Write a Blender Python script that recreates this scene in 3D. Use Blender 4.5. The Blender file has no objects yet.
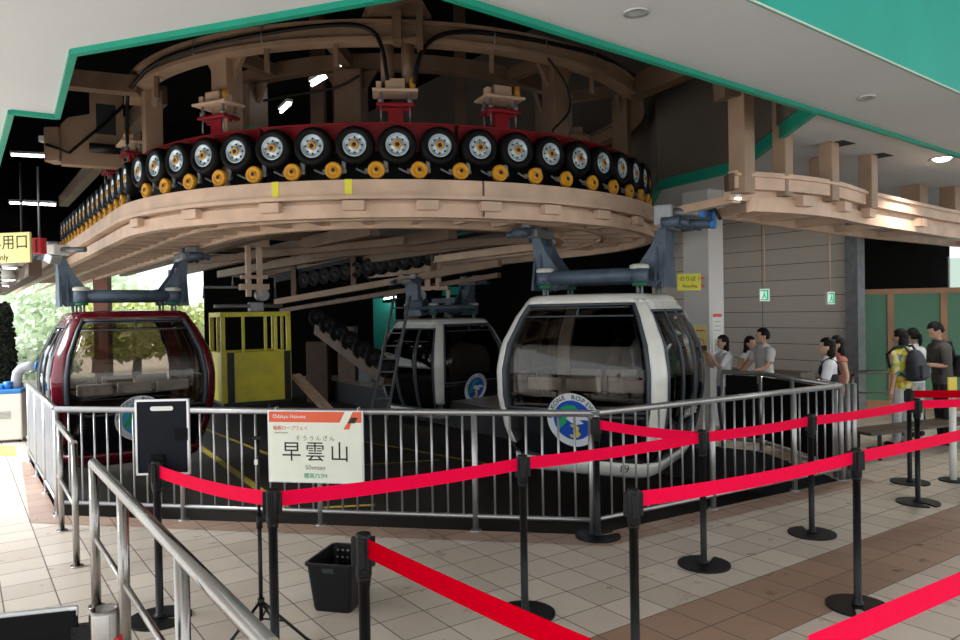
import bpy, bmesh, math, random
from mathutils import Vector, Matrix, Euler
from mathutils.geometry import tessellate_polygon
random.seed(7)
PI = math.pi
R = math.radians
SC = bpy.context.scene
COL = SC.collection

# ------------------------------------------------------------------ camera
F = 747.0
CAMH = 1.9
PITCH = math.atan(8 / F)
ROLL = R(-1.0)
CR = (Matrix.Rotation(PI / 2 - PITCH, 3, 'X') @ Matrix.Rotation(ROLL, 3, 'Z'))
CP = Vector((0, 0, CAMH))
cam = bpy.data.cameras.new('camera')
cam.sensor_width = 36
cam.lens = 36 * F / 960
cam.clip_start = 0.05
cam.clip_end = 400
cob = bpy.data.objects.new('camera', cam)
cob.matrix_world = Matrix.Translation(CP) @ CR.to_4x4()
COL.objects.link(cob)
SC.camera = cob

def ray(px, py):
    return CR @ Vector(((px - 480) / F, (320 - py) / F, -1))
def G(px, py, z=0.0):          # where the sight line through a point of the photo meets height z
    d = ray(px, py)
    return CP + d * ((z - CAMH) / d.z)
def D(px, py, Y):              # where it meets depth Y
    d = ray(px, py)
    return CP + d * (Y / d.y)

A2 = Vector((-0.574, 0.819, 0))   # along the ropeway
B2 = Vector((0.819, 0.574, 0))    # across it
UP = Vector((0, 0, 1))

# ------------------------------------------------------------------ materials
def mk(name, color, rough=0.5, metal=0.0, var=0.0, scale=8.0, bump=0.0, spec=0.5, coat=0.0):
    m = bpy.data.materials.new(name)
    m.use_nodes = True
    nt = m.node_tree
    b = nt.nodes['Principled BSDF']
    b.inputs['Base Color'].default_value = (*color, 1)
    b.inputs['Roughness'].default_value = rough
    b.inputs['Metallic'].default_value = metal
    b.inputs['Specular IOR Level'].default_value = spec
    b.inputs['Coat Weight'].default_value = coat
    tc = nt.nodes.new('ShaderNodeTexCoord')
    n = nt.nodes.new('ShaderNodeTexNoise')
    n.inputs['Scale'].default_value = scale
    n.inputs['Detail'].default_value = 5
    nt.links.new(tc.outputs['Object'], n.inputs['Vector'])
    if var > 0:
        r = nt.nodes.new('ShaderNodeValToRGB')
        r.color_ramp.elements[0].position = 0.3
        r.color_ramp.elements[1].position = 0.7
        r.color_ramp.elements[0].color = (*[c * (1 - var) for c in color], 1)
        r.color_ramp.elements[1].color = (*[min(1, c * (1 + var)) for c in color], 1)
        nt.links.new(n.outputs['Fac'], r.inputs['Fac'])
        nt.links.new(r.outputs['Color'], b.inputs['Base Color'])
    if bump > 0:
        bp = nt.nodes.new('ShaderNodeBump')
        bp.inputs['Strength'].default_value = bump
        bp.inputs['Distance'].default_value = 0.01
        nt.links.new(n.outputs['Fac'], bp.inputs['Height'])
        nt.links.new(bp.outputs['Normal'], b.inputs['Normal'])
    return m

def mk_emit(name, color, strength):
    m = bpy.data.materials.new(name)
    m.use_nodes = True
    nt = m.node_tree
    nt.nodes.clear()
    o = nt.nodes.new('ShaderNodeOutputMaterial')
    e = nt.nodes.new('ShaderNodeEmission')
    e.inputs['Color'].default_value = (*color, 1)
    e.inputs['Strength'].default_value = strength
    nt.links.new(e.outputs[0], o.inputs['Surface'])
    return m

def mk_glass(name, tint, refl=1.0, rough=0.03):
    m = bpy.data.materials.new(name)
    m.use_nodes = True
    nt = m.node_tree
    nt.nodes.clear()
    o = nt.nodes.new('ShaderNodeOutputMaterial')
    t = nt.nodes.new('ShaderNodeBsdfTransparent')
    t.inputs['Color'].default_value = (*tint, 1)
    g = nt.nodes.new('ShaderNodeBsdfGlossy')
    g.inputs['Roughness'].default_value = rough
    g.inputs['Color'].default_value = (refl, refl, refl, 1)
    f = nt.nodes.new('ShaderNodeFresnel')
    f.inputs['IOR'].default_value = 1.5
    mx = nt.nodes.new('ShaderNodeMixShader')
    nt.links.new(f.outputs[0], mx.inputs['Fac'])
    nt.links.new(t.outputs[0], mx.inputs[1])
    nt.links.new(g.outputs[0], mx.inputs[2])
    nt.links.new(mx.outputs[0], o.inputs['Surface'])
    return m

def mk_tiles(name, cols, brown, joint=(0.13, 0.105, 0.09)):
    """square floor tiles laid along the ropeway grid; a band of brown tiles two rows wide"""
    m = bpy.data.materials.new(name)
    m.use_nodes = True
    nt = m.node_tree
    L = nt.links.new
    b = nt.nodes['Principled BSDF']
    tc = nt.nodes.new('ShaderNodeTexCoord')
    def dot(v):
        n = nt.nodes.new('ShaderNodeVectorMath'); n.operation = 'DOT_PRODUCT'
        L(tc.outputs['Object'], n.inputs[0]); n.inputs[1].default_value = v
        return n.outputs['Value']
    def mth(op, a, c=None):
        n = nt.nodes.new('ShaderNodeMath'); n.operation = op
        for i, x in enumerate((a, c)):
            if x is None: continue
            if isinstance(x, (int, float)): n.inputs[i].default_value = x
            else: L(x, n.inputs[i])
        return n.outputs[0]
    T = 0.3125
    u = mth('DIVIDE', mth('SUBTRACT', dot(B2), 0.2175), T)
    v = mth('DIVIDE', mth('SUBTRACT', dot(A2), 0.055), T)
    fu, fv = mth('FRACT', u), mth('FRACT', v)
    eu = mth('MINIMUM', fu, mth('SUBTRACT', 1, fu))
    ev = mth('MINIMUM', fv, mth('SUBTRACT', 1, fv))
    e = mth('MINIMUM', eu, ev)
    grout = mth('LESS_THAN', e, 0.014)
    cb = nt.nodes.new('ShaderNodeCombineXYZ')
    L(mth('FLOOR', u), cb.inputs[0]); L(mth('FLOOR', v), cb.inputs[1])
    wn = nt.nodes.new('ShaderNodeTexWhiteNoise'); L(cb.outputs[0], wn.inputs['Vector'])
    ns = nt.nodes.new('ShaderNodeTexNoise'); ns.inputs['Scale'].default_value = 5; ns.inputs['Detail'].default_value = 6
    L(tc.outputs['Object'], ns.inputs['Vector'])
    fac = mth('ADD', mth('MULTIPLY', wn.outputs['Value'], 0.65), mth('MULTIPLY', ns.outputs['Fac'], 0.35))
    def ramp(cs):
        r = nt.nodes.new('ShaderNodeValToRGB')
        r.color_ramp.elements[0].position = 0.1; r.color_ramp.elements[1].position = 0.8
        r.color_ramp.elements[0].color = (*cs[0], 1); r.color_ramp.elements[1].color = (*cs[1], 1)
        L(fac, r.inputs['Fac']); return r.outputs['Color']
    def mix(f, a, c):
        n = nt.nodes.new('ShaderNodeMix'); n.data_type = 'RGBA'
        if isinstance(f, (int, float)): n.inputs['Factor'].default_value = f
        else: L(f, n.inputs['Factor'])
        for s, x in (('A', a), ('B', c)):
            sk = [i for i in n.inputs if i.name == s and i.type == 'RGBA'][0]
            if isinstance(x, tuple): sk.default_value = (*x, 1)
            else: L(x, sk)
        return [i for i in n.outputs if i.type == 'RGBA'][0]
    vv = mth('FLOOR', v)
    band = mth('MULTIPLY', mth('GREATER_THAN', vv, 7.5), mth('LESS_THAN', vv, 9.5))
    if brown:
        col = mix(band, ramp(cols), ramp(brown))
    else:
        col = ramp(cols)
    col = mix(grout, col, joint)
    L(col, b.inputs['Base Color'])
    rr = mth('ADD', mth('MULTIPLY', ns.outputs['Fac'], 0.22), mth('ADD', mth('MULTIPLY', grout, 0.3), 0.20))
    L(rr, b.inputs['Roughness'])
    bp = nt.nodes.new('ShaderNodeBump'); bp.inputs['Strength'].default_value = 0.35; bp.inputs['Distance'].default_value = 0.004
    L(mth('SUBTRACT', 1, grout), bp.inputs['Height']); L(bp.outputs['Normal'], b.inputs['Normal'])
    return m

M = {}
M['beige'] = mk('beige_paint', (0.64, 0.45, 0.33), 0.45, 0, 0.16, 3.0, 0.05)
M['beige_shaded'] = mk('beige_paint_shaded', (0.185, 0.115, 0.075), 0.5, 0, 0.2, 2.5, 0.05)  # same beige with the shade of the roof space put into the colour
M['beige_half_shaded'] = mk('beige_paint_half_shaded', (0.34, 0.225, 0.15), 0.5, 0, 0.18, 2.5, 0.05)  # same beige, only part of that shade put into the colour
M['red'] = mk('red_girder_paint', (0.26, 0.006, 0.014), 0.4, 0, 0.2, 4)
M['tire'] = mk('tire_rubber', (0.004, 0.004, 0.0045), 0.6, 0, 0.3, 20, 0.1, 0.2)
M['rim'] = mk('galvanised_rim', (0.55, 0.66, 0.74), 0.35, 0.35, 0.15, 20)
M['hole'] = mk('dark_hole', (0.02, 0.025, 0.03), 0.7)
M['orange'] = mk('orange_hub', (0.70, 0.33, 0.04), 0.5, 0, 0.1)
M['yellowwheel'] = mk('yellow_wheel', (0.72, 0.33, 0.015), 0.5, 0, 0.1)
M['black'] = mk('black_plastic', (0.004, 0.005, 0.007), 0.42, 0, 0.2, 15, 0, 0.3)
M['blackmatte'] = mk('black_matte', (0.003, 0.0035, 0.004), 0.65, spec=0.15)
M['navyboard'] = mk('board_back', (0.004, 0.006, 0.012), 0.6, 0, 0.05, 30, 0, 0.2)
M['cable'] = mk('black_cable', (0.004, 0.004, 0.004), 0.5, spec=0.25)
M['belt'] = mk('red_webbing', (1.0, 0.0, 0.06), 0.7, 0, 0.06, 60, 0.1, 0.1)
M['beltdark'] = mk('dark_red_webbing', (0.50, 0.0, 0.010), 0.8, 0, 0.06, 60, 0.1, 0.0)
M['steel'] = mk('stainless_steel', (0.36, 0.345, 0.33), 0.25, 1.0, 0.06, 30)
M['fence'] = mk('fence_steel', (0.43, 0.43, 0.44), 0.32, 0.85, 0.08, 12)
M['alu'] = mk('aluminium_frame', (0.70, 0.73, 0.76), 0.35, 0.6)
M['hanger'] = mk('hanger_steel_blue', (0.085, 0.12, 0.17), 0.5, 0.2, 0.25, 6, 0.05)
M['greysteel'] = mk('grey_steel', (0.22, 0.23, 0.25), 0.45, 0.5, 0.2, 8)
M['darksteel'] = mk('dark_steel', (0.018, 0.018, 0.020), 0.5, 0.5, 0.3, 8)
M['capwhite'] = mk('white_rubber_cap', (0.62, 0.62, 0.57), 0.6, 0, 0.12, 12)
M['greenrub'] = mk('green_rubber', (0.01, 0.16, 0.07), 0.5)
M['cabwhite'] = mk('cabin_white_paint', (0.86, 0.86, 0.81), 0.25, 0, 0.06, 4, 0, 0.5, 0.4)
M['cabred'] = mk('cabin_red_paint', (0.12, 0.004, 0.012), 0.22, 0, 0.08, 4, 0, 0.5, 0.5)
M['cabblack'] = mk('cabin_black_panel', (0.006, 0.007, 0.010), 0.22, 0, 0.1, 5, 0, 0.35)
M['gasket'] = mk('gasket_grey', (0.06, 0.075, 0.095), 0.45)
M['cabfloor'] = mk('cabin_floor', (0.06, 0.06, 0.065), 0.7)
M['seatgrey'] = mk('cabin_seat', (0.30, 0.33, 0.38), 0.55, 0, 0.08)
M['seatwhite'] = mk('cabin_seat_cover', (0.90, 0.92, 0.95), 0.5, 0, 0.08)
M['glass'] = mk_glass('tinted_glass', (0.70, 0.66, 0.62), 0.9)
M['glassdark'] = mk_glass('dark_tinted_glass', (0.14, 0.14, 0.15), 0.8)
M['yellow'] = mk('yellow_cage_paint', (0.62, 0.54, 0.015), 0.45, 0, 0.12, 5)
M['yellowline'] = mk('yellow_floor_paint', (0.42, 0.30, 0.03), 0.7, 0, 0.25, 10)
M['ceil'] = mk('ceiling_paint', (0.62, 0.635, 0.66), 0.75, 0, 0.03, 0.6)
M['green'] = mk('green_trim_paint', (0.0, 0.30, 0.20), 0.45, 0, 0.08, 4)
M['teal'] = mk('teal_fascia_paint', (0.015, 0.42, 0.34), 0.55, 0, 0.06, 1)
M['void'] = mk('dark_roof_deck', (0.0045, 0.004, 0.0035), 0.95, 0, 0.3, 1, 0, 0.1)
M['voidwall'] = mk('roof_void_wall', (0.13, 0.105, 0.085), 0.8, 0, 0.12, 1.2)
M['brown'] = mk('brown_steel', (0.10, 0.055, 0.035), 0.6, 0, 0.2, 3)
M['brickish'] = mk('pink_brown_column', (0.36, 0.17, 0.13), 0.7, 0, 0.12, 3)
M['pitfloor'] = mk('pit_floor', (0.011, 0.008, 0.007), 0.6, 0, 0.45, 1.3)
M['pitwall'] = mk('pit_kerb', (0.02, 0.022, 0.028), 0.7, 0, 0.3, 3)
M['pillar'] = mk('white_pillar_paint', (0.72, 0.71, 0.70), 0.6, 0, 0.03, 2)
M['stone'] = mk('stone_base', (0.20, 0.17, 0.13), 0.7, 0, 0.15, 4)
M['wood'] = mk('pine_wood', (0.42, 0.22, 0.12), 0.6, 0, 0.18, 3)
M['benchwood'] = mk('dark_bench_wood', (0.07, 0.045, 0.03), 0.55, 0, 0.25, 5)
M['hoard'] = mk('green_hoarding', (0.115, 0.26, 0.17), 0.75, 0, 0.08, 1.5)
M['white'] = mk('white_enamel', (0.80, 0.81, 0.78), 0.45, 0, 0.02)
M['signcream'] = mk('sign_cream', (0.86, 0.90, 0.78), 0.45, 0, 0.02)
M['signyellow'] = mk('sign_yellow', (0.88, 0.80, 0.33), 0.5, 0, 0.02)
M['noticeyellow'] = mk('notice_yellow', (0.85, 0.80, 0.06), 0.5, 0, 0.02)
M['signorange'] = mk('sign_orange', (0.85, 0.13, 0.05), 0.45)
M['ink'] = mk('ink_black', (0.015, 0.015, 0.015), 0.6)
M['inkgrey'] = mk('ink_grey', (0.22, 0.22, 0.22), 0.6)
M['inkred'] = mk('ink_red', (0.75, 0.12, 0.08), 0.6)
M['inkgreen'] = mk('ink_green', (0.03, 0.42, 0.25), 0.6)
M['inkwhite'] = mk('ink_white', (0.88, 0.88, 0.86), 0.6)
M['blue'] = mk('badge_blue', (0.01, 0.09, 0.55), 0.4)
M['skyblue'] = mk('badge_sky_blue', (0.09, 0.42, 0.68), 0.4)
M['badgewhite'] = mk('badge_white', (0.82, 0.86, 0.92), 0.4)
M['badgegreen'] = mk('badge_green', (0.03, 0.42, 0.18), 0.4)
M['badgeyellow'] = mk('badge_yellow', (0.82, 0.66, 0.10), 0.4)
M['bluepl'] = mk('blue_plastic', (0.03, 0.22, 0.60), 0.4, 0, 0.1)
M['duct'] = mk('grey_duct', (0.40, 0.43, 0.47), 0.55, 0, 0.1, 30, 0.1)
M['lens'] = mk_emit('lamp_lens', (1.0, 0.97, 0.9), 14)
M['lensoff'] = mk('lamp_reflector', (0.75, 0.75, 0.72), 0.2, 0.6)
M['tube'] = mk_emit('fluorescent_tube', (0.93, 0.98, 1.0), 9)
M['exitgreen'] = mk_emit('exit_sign_green', (0.02, 0.42, 0.20), 0.6)
M['exitwhite'] = mk_emit('exit_sign_white', (0.75, 0.95, 0.82), 0.5)
M['redbox'] = mk('red_box_paint', (0.60, 0.02, 0.03), 0.45)
M['tactile'] = mk('tactile_paving', (0.62, 0.45, 0.12), 0.7, 0, 0.12, 6)
M['leaf1'] = mk('leaf_bright', (0.70, 0.85, 0.62), 0.6, 0, 0.3, 2)
M['leaf2'] = mk('leaf_yellow_green', (0.72, 0.80, 0.40), 0.6, 0, 0.3, 2)
M['leafdark'] = mk('conifer_needles', (0.012, 0.02, 0.012), 0.8, 0, 0.3, 6)
M['bark'] = mk('bark', (0.10, 0.07, 0.05), 0.85, 0, 0.3, 8)
M['ground'] = mk('gravel_ground', (0.50, 0.49, 0.45), 0.9, 0, 0.15, 2)
M['tiles'] = mk_tiles('floor_tiles', ((0.50, 0.43, 0.36), (0.64, 0.57, 0.49)), ((0.27, 0.165, 0.115), (0.37, 0.24, 0.17)))
M['border'] = mk_tiles('border_tiles', ((0.33, 0.22, 0.17), (0.42, 0.29, 0.22)), None)
M['skin'] = mk('skin', (0.62, 0.37, 0.26), 0.5, 0, 0.05)
M['hair'] = mk('black_hair', (0.006, 0.005, 0.005), 0.6, 0, 0.3, 30, 0.1, 0.2)

# ------------------------------------------------------------------ mesh collector
class MB:
    def __init__(s):
        s.bm = bmesh.new()
        s.mi = 0
    def face(s, vs, smooth=False):
        try:
            f = s.bm.faces.new(vs)
        except ValueError:
            return None
        f.material_index = s.mi
        f.smooth = smooth
        return f
    def quadgrid(s, rows, closed_u=False, smooth=True):
        vr = [[s.bm.verts.new(p) for p in row] for row in rows]
        n = len(vr[0])
        for a, b in zip(vr[:-1], vr[1:]):
            for i in range(n if closed_u else n - 1):
                j = (i + 1) % n
                s.face((a[i], a[j], b[j], b[i]), smooth)
        return vr
    def box(s, c, size, rot=None, bev=0.0):
        c = Vector(c)
        hx, hy, hz = (v / 2 for v in size)
        if bev > 0:
            t = bmesh.new()
            bmesh.ops.create_cube(t, size=1)
            for v in t.verts: v.co = Vector((v.co.x * size[0], v.co.y * size[1], v.co.z * size[2]))
            bmesh.ops.bevel(t, geom=t.edges[:], offset=bev, segments=2, affect='EDGES', profile=0.5)
            vm = {}
            for v in t.verts:
                p = v.co.copy()
                if rot is not None: p = rot @ p
                vm[v] = s.bm.verts.new(p + c)
            for f in t.faces: s.face([vm[v] for v in f.verts])
            t.free()
            return
        vs = []
        for x, y, z in ((-1,-1,-1),(1,-1,-1),(1,1,-1),(-1,1,-1),(-1,-1,1),(1,-1,1),(1,1,1),(-1,1,1)):
            p = Vector((x*hx, y*hy, z*hz))
            if rot is not None: p = rot @ p
            vs.append(s.bm.verts.new(p + c))
        for q in ((0,3,2,1),(4,5,6,7),(0,1,5,4),(1,2,6,5),(2,3,7,6),(3,0,4,7)):
            s.face([vs[i] for i in q])
    def cyl(s, p0, p1, r, n=16, r1=None, cap=True):
        p0, p1 = Vector(p0), Vector(p1)
        r1 = r if r1 is None else r1
        d = (p1 - p0).normalized()
        u = d.orthogonal().normalized(); w = d.cross(u)
        ra = [s.bm.verts.new(p0 + (u*math.cos(2*PI*i/n) + w*math.sin(2*PI*i/n))*r) for i in range(n)]
        rb = [s.bm.verts.new(p1 + (u*math.cos(2*PI*i/n) + w*math.sin(2*PI*i/n))*r1) for i in range(n)]
        for i in range(n):
            j = (i+1) % n
            s.face((ra[i], ra[j], rb[j], rb[i]), True)
        if cap:
            s.face(ra[::-1]); s.face(rb)
    def tube(s, pts, r, n=8, closed=False, cap=True):
        pts = [Vector(p) for p in pts]
        rows = []
        prev = None
        for i, p in enumerate(pts):
            if closed: t = (pts[(i+1) % len(pts)] - pts[i-1])
            else: t = pts[min(i+1, len(pts)-1)] - pts[max(i-1, 0)]
            t.normalize()
            if prev is None: u = t.orthogonal().normalized()
            else: u = (prev - t*prev.dot(t)).normalized()
            prev = u
            w = t.cross(u)
            rr = r[i] if isinstance(r, (list, tuple)) else r
            rows.append([p + (u*math.cos(2*PI*k/n) + w*math.sin(2*PI*k/n))*rr for k in range(n)])
        if closed: rows.append(rows[0])
        vr = s.quadgrid(rows, True)
        if cap and not closed:
            s.face(vr[0][::-1]); s.face(vr[-1])
    def lathe(s, prof, c=(0,0,0), axis='Z', n=24, cap=True):
        c = Vector(c)
        rows = []
        for (r, h) in prof:
            row = []
            for k in range(n):
                a = 2*PI*k/n
                x, y = r*math.cos(a), r*math.sin(a)
                row.append(c + (Vector((x, y, h)) if axis == 'Z' else Vector((h, x, y)) if axis == 'X' else Vector((y, h, x))))
            rows.append(row)
        vr = s.quadgrid(rows, True)
        if cap:
            s.face(vr[0][::-1]); s.face(vr[-1])
    def prism(s, poly, z0, z1):
        a = [s.bm.verts.new((p[0], p[1], z0)) for p in poly]
        b = [s.bm.verts.new((p[0], p[1], z1)) for p in poly]
        n = len(poly)
        for i in range(n):
            j = (i+1) % n
            s.face((a[i], a[j], b[j], b[i]))
        for t in tessellate_polygon([[Vector((p[0], p[1], 0)) for p in poly]]):
            s.face([a[i] for i in t]); s.face([b[i] for i in t])
    def plate(s, poly, frame, t):
        """polygon in a (origin, u, v) frame, thickness t along u x v"""
        o, u, v = frame
        o, u, v = Vector(o), Vector(u), Vector(v)
        w = u.cross(v).normalized()
        a = [s.bm.verts.new(o + u*p[0] + v*p[1] - w*t/2) for p in poly]
        b = [s.bm.verts.new(o + u*p[0] + v*p[1] + w*t/2) for p in poly]
        n = len(poly)
        for i in range(n):
            j = (i+1) % n
            s.face((a[i], a[j], b[j], b[i]))
        for tr in tessellate_polygon([[Vector((p[0], p[1], 0)) for p in poly]]):
            s.face([a[i] for i in tr]); s.face([b[i] for i in tr])
    def sweep(s, path, norms, n0, n1, z0, z1, cap=True):
        """rectangular section: offset n0..n1 along each normal, z0..z1"""
        rows = []
        for p, nn in zip(path, norms):
            p, nn = Vector(p), Vector(nn)
            rows.append([p + nn*n0 + UP*z0, p + nn*n1 + UP*z0, p + nn*n1 + UP*z1, p + nn*n0 + UP*z1])
        vr = s.quadgrid(rows, True, smooth=False)
        if cap:
            s.face(vr[0][::-1]); s.face(vr[-1])
    def beam(s, p0, p1, w, h):
        """rectangular bar between two points, h is the vertical size"""
        p0, p1 = Vector(p0), Vector(p1)
        d = (p1 - p0).normalized()
        sd = d.cross(UP)
        if sd.length < 1e-3: sd = Vector((1, 0, 0))
        sd.normalize()
        up = sd.cross(d)
        rows = [[p + sd*(a*w/2) + up*(b*h/2) for a, b in ((-1,-1),(1,-1),(1,1),(-1,1))] for p in (p0, p1)]
        vr = s.quadgrid(rows, True, smooth=False)
        s.face(vr[0][::-1]); s.face(vr[-1])
    def build(s, name, mats, parent=None, origin=None):
        bmesh.ops.recalc_face_normals(s.bm, faces=s.bm.faces[:])
        me = bpy.data.meshes.new(name)
        s.bm.to_mesh(me); s.bm.free()
        if origin is not None: me.transform(Matrix.Translation(-Vector(origin)))
        for m in (mats if isinstance(mats, (list, tuple)) else [mats]):
            me.materials.append(M[m] if isinstance(m, str) else m)
        o = bpy.data.objects.new(name, me)
        COL.objects.link(o)
        if parent is not None: o.parent = parent
        return o

def thing(name, label, cat, loc=(0,0,0), rz=0.0, group=None):
    o = bpy.data.objects.new(name, None)
    o.empty_display_size = 0.1
    o.location = loc; o.rotation_euler = (0, 0, rz)
    o['label'] = label; o['category'] = cat
    if group: o['group'] = group
    COL.objects.link(o)
    return o
def tag(o, label, cat, group=None):
    o['label'] = label; o['category'] = cat
    if group: o['group'] = group
    return o
def struct(o):
    o['kind'] = 'structure'
    return o
def inst(name, me, parent, loc=(0,0,0), rz=0.0):
    o = bpy.data.objects.new(name, me)
    COL.objects.link(o)
    o.parent = parent; o.location = loc; o.rotation_euler = (0, 0, rz)
    return o
def copy_tree(o, parent=None):
    c = o.copy(); COL.objects.link(c)
    if parent is not None: c.parent = parent
    for ch in list(o.children): copy_tree(ch, c)
    return c
def text_mesh(body, size, mat, extr=0.001, align='CENTER'):
    cu = bpy.data.curves.new('text', 'FONT')
    cu.body = body; cu.size = size; cu.align_x = align; cu.align_y = 'CENTER'; cu.extrude = extr
    o = bpy.data.objects.new('text', cu)
    COL.objects.link(o)
    dg = bpy.context.evaluated_depsgraph_get()
    me = bpy.data.meshes.new_from_object(o.evaluated_get(dg))
    bpy.data.objects.remove(o); bpy.data.curves.remove(cu)
    me.materials.clear(); me.materials.append(M[mat])
    return me
def lettering(name, body, size, mat, parent, loc, rot=(PI/2, 0, 0), extr=0.001, align='CENTER'):
    o = bpy.data.objects.new(name, text_mesh(body, size, mat, extr, align))
    COL.objects.link(o); o.parent = parent; o.location = loc; o.rotation_euler = rot
    return o
# ------------------------------------------------------------------ setting: floor, pit, ceiling, walls
def V2(x, y): return Vector((x, y, 0))
FC_L = V2(-4.12, 7.22)                      # fence corner, left
FC_M = V2(0.92, 6.28)                       # front bend
FC_R = V2(3.90, 8.10)                       # right corner
FC_B = V2(3.67, 9.80)
FC_E = V2(3.28, 10.15)
FC_L2 = FC_L + A2 * 3.4
pit = [FC_L, FC_M, FC_R, FC_B, FC_E, V2(-5.0, 22.5), V2(-12.0, 20.6), V2(-7.0, 12.6), FC_L2]
PITZ = -0.55

def slab_with_hole(name, outer, hole, z, mat, thick=0.0):
    b = MB()
    polys = [[Vector((p[0], p[1], 0)) for p in outer]] + ([[Vector((p[0], p[1], 0)) for p in hole]] if hole else [])
    flat = [p for q in polys for p in q]
    vt = [b.bm.verts.new((p.x, p.y, z)) for p in flat]
    tris = tessellate_polygon(polys)
    for t in tris: b.face([vt[i] for i in t])
    if thick:
        vb = [b.bm.verts.new((p.x, p.y, z + thick)) for p in flat]
        for t in tris: b.face([vb[i] for i in t])
        k = 0
        for q in polys:
            n = len(q)
            for i in range(n):
                j = (i + 1) % n
                b.face((vt[k+i], vt[k+j], vb[k+j], vb[k+i]))
            k += n
    return struct(b.build(name, mat))

slab_with_hole('floor',
               [(-13.5, -9), (16, -9), (16, 23.5), (-15.5, 23.5)], pit, 0.0, 'tiles')
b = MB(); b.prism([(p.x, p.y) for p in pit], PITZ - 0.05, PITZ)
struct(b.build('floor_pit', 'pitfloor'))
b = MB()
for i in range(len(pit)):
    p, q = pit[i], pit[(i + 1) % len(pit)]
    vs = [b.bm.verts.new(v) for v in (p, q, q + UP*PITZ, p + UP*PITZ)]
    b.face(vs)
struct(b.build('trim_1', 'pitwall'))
# brown border tiles that follow the fence
def offs(poly, d):
    out = []
    for i, p in enumerate(poly):
        t = (poly[min(i+1, len(poly)-1)] - poly[max(i-1, 0)]).normalized()
        out.append(p + Vector((t.y, -t.x, 0)) * d)
    return out
line = [FC_L2, FC_L, FC_M, FC_R, FC_B]
n_left = V2(-A2.y, A2.x) * -1
outer = [FC_L2 - B2*0.10, FC_L - B2*0.10 - V2(0.184, 0.98)*0.20, FC_M + V2(0.08, -0.30), FC_R + V2(0.32, -0.10), FC_B + V2(0.30, 0.05)]
b = MB()
for i in range(len(line) - 1):
    vs = [b.bm.verts.new(v + UP*0.004) for v in (line[i], line[i+1], outer[i+1], outer[i])]
    b.face(vs)
struct(b.build('trim_2', 'border'))

# yellow guide lines painted on the pit floor
def strip(name, p, q, w, z, mat, label):
    p, q = Vector(p), Vector(q)
    s = (q - p).normalized().cross(UP) * (w / 2)
    b = MB()
    z0 = UP * z
    vs = [b.bm.verts.new(v + z0) for v in (p - s, q - s, q + s, p + s)]
    b.face(vs)
    o = b.build(name, mat)
    o['kind'] = 'structure'
    return o
def gp(px, py):
    v = G(px, py, PITZ); v.z = 0; return v
for i, (p, q, w) in enumerate((((190, 440), (285, 508), 0.12), ((195, 425), (270, 455), 0.08), ((355, 440), (520, 470), 0.07), ((320, 508), (375, 505), 0.09), ((345, 466), (440, 460), 0.06))):
    strip('trim_%d' % (3 + i), gp(*p), gp(*q), w, PITZ + 0.004, 'yellowline', '')

# ceiling with the polygonal opening for the machinery
CZ = 3.8
def cz(px, py):
    v = G(px, py, CZ); v.z = 0; return v
H1, H2, H3, H4 = cz(428, -13), cz(815, 109), cz(738, 168), cz(660, 187)
H5, H6, H7 = cz(73, 50), cz(57, 115), cz(11, 110)
H4b = H4 + A2 * 1.4 + B2 * 1.35
HF1 = H4b + A2 * 13.6
HF2 = H7 + A2 * 19
hole = [H7, H6, H5, H1, H2, H3, H4, H4b, HF1, HF2]
# teal recess: line in the ceiling nearer than the opening
T1, T2 = cz(745, 0), cz(960, 95)
td = (T2 - T1).normalized()
TA, TB = T1 - td * 4.5, T2 + td * 9
tn = Vector((td.y, -td.x, 0))
outer_c = [(-7.0, -5), (TA.x, -5), (TA.x, TA.y), (TB.x, TB.y), (16, 23.5), (-22.5, 27.5), (-10.4, 14.0), (-7.0, 8.6)]
slab_with_hole('ceiling', outer_c, hole, CZ, 'ceil', 0.10)
b = MB()                                      # teal fascia rising from the ceiling edge, then a higher ceiling
b.beam(TA + UP*(CZ + 0.75), TB + UP*(CZ + 0.75), 0.04, 1.5)
struct(b.build('trim_8', 'teal'))
b = MB()
b.beam(TA + UP*(CZ - 0.004) + tn*0.03, TB + UP*(CZ - 0.004) + tn*0.03, 0.012, 0.008)
struct(b.build('trim_9', 'signcream'))
b = MB(); b.prism([(TA.x, TA.y), (TA.x, -5), (16, -5), (16, 12), (TB.x, TB.y)], CZ + 1.5, CZ + 1.6)
struct(b.build('ceiling_recess', 'ceil'))
# green lip round the opening
b = MB()
for p, q in ((HF2, H7), (H7, H6), (H6, H5), (H5, H1), (H1, H2), (H2, H2 + (H2 - H1).normalized() * 7)):
    b.beam(p + UP*(CZ + 0.005), q + UP*(CZ + 0.005), 0.05, 0.09)
struct(b.build('trim_10', 'green'))
b = MB()
for p, q in ((H2, H3), (H3, H4), (H4, H4b), (H4b, HF1)):
    b.beam(p + UP*(CZ + 0.03), q + UP*(CZ + 0.03), 0.06, 0.16)
struct(b.build('trim_11', 'green'))
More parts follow.
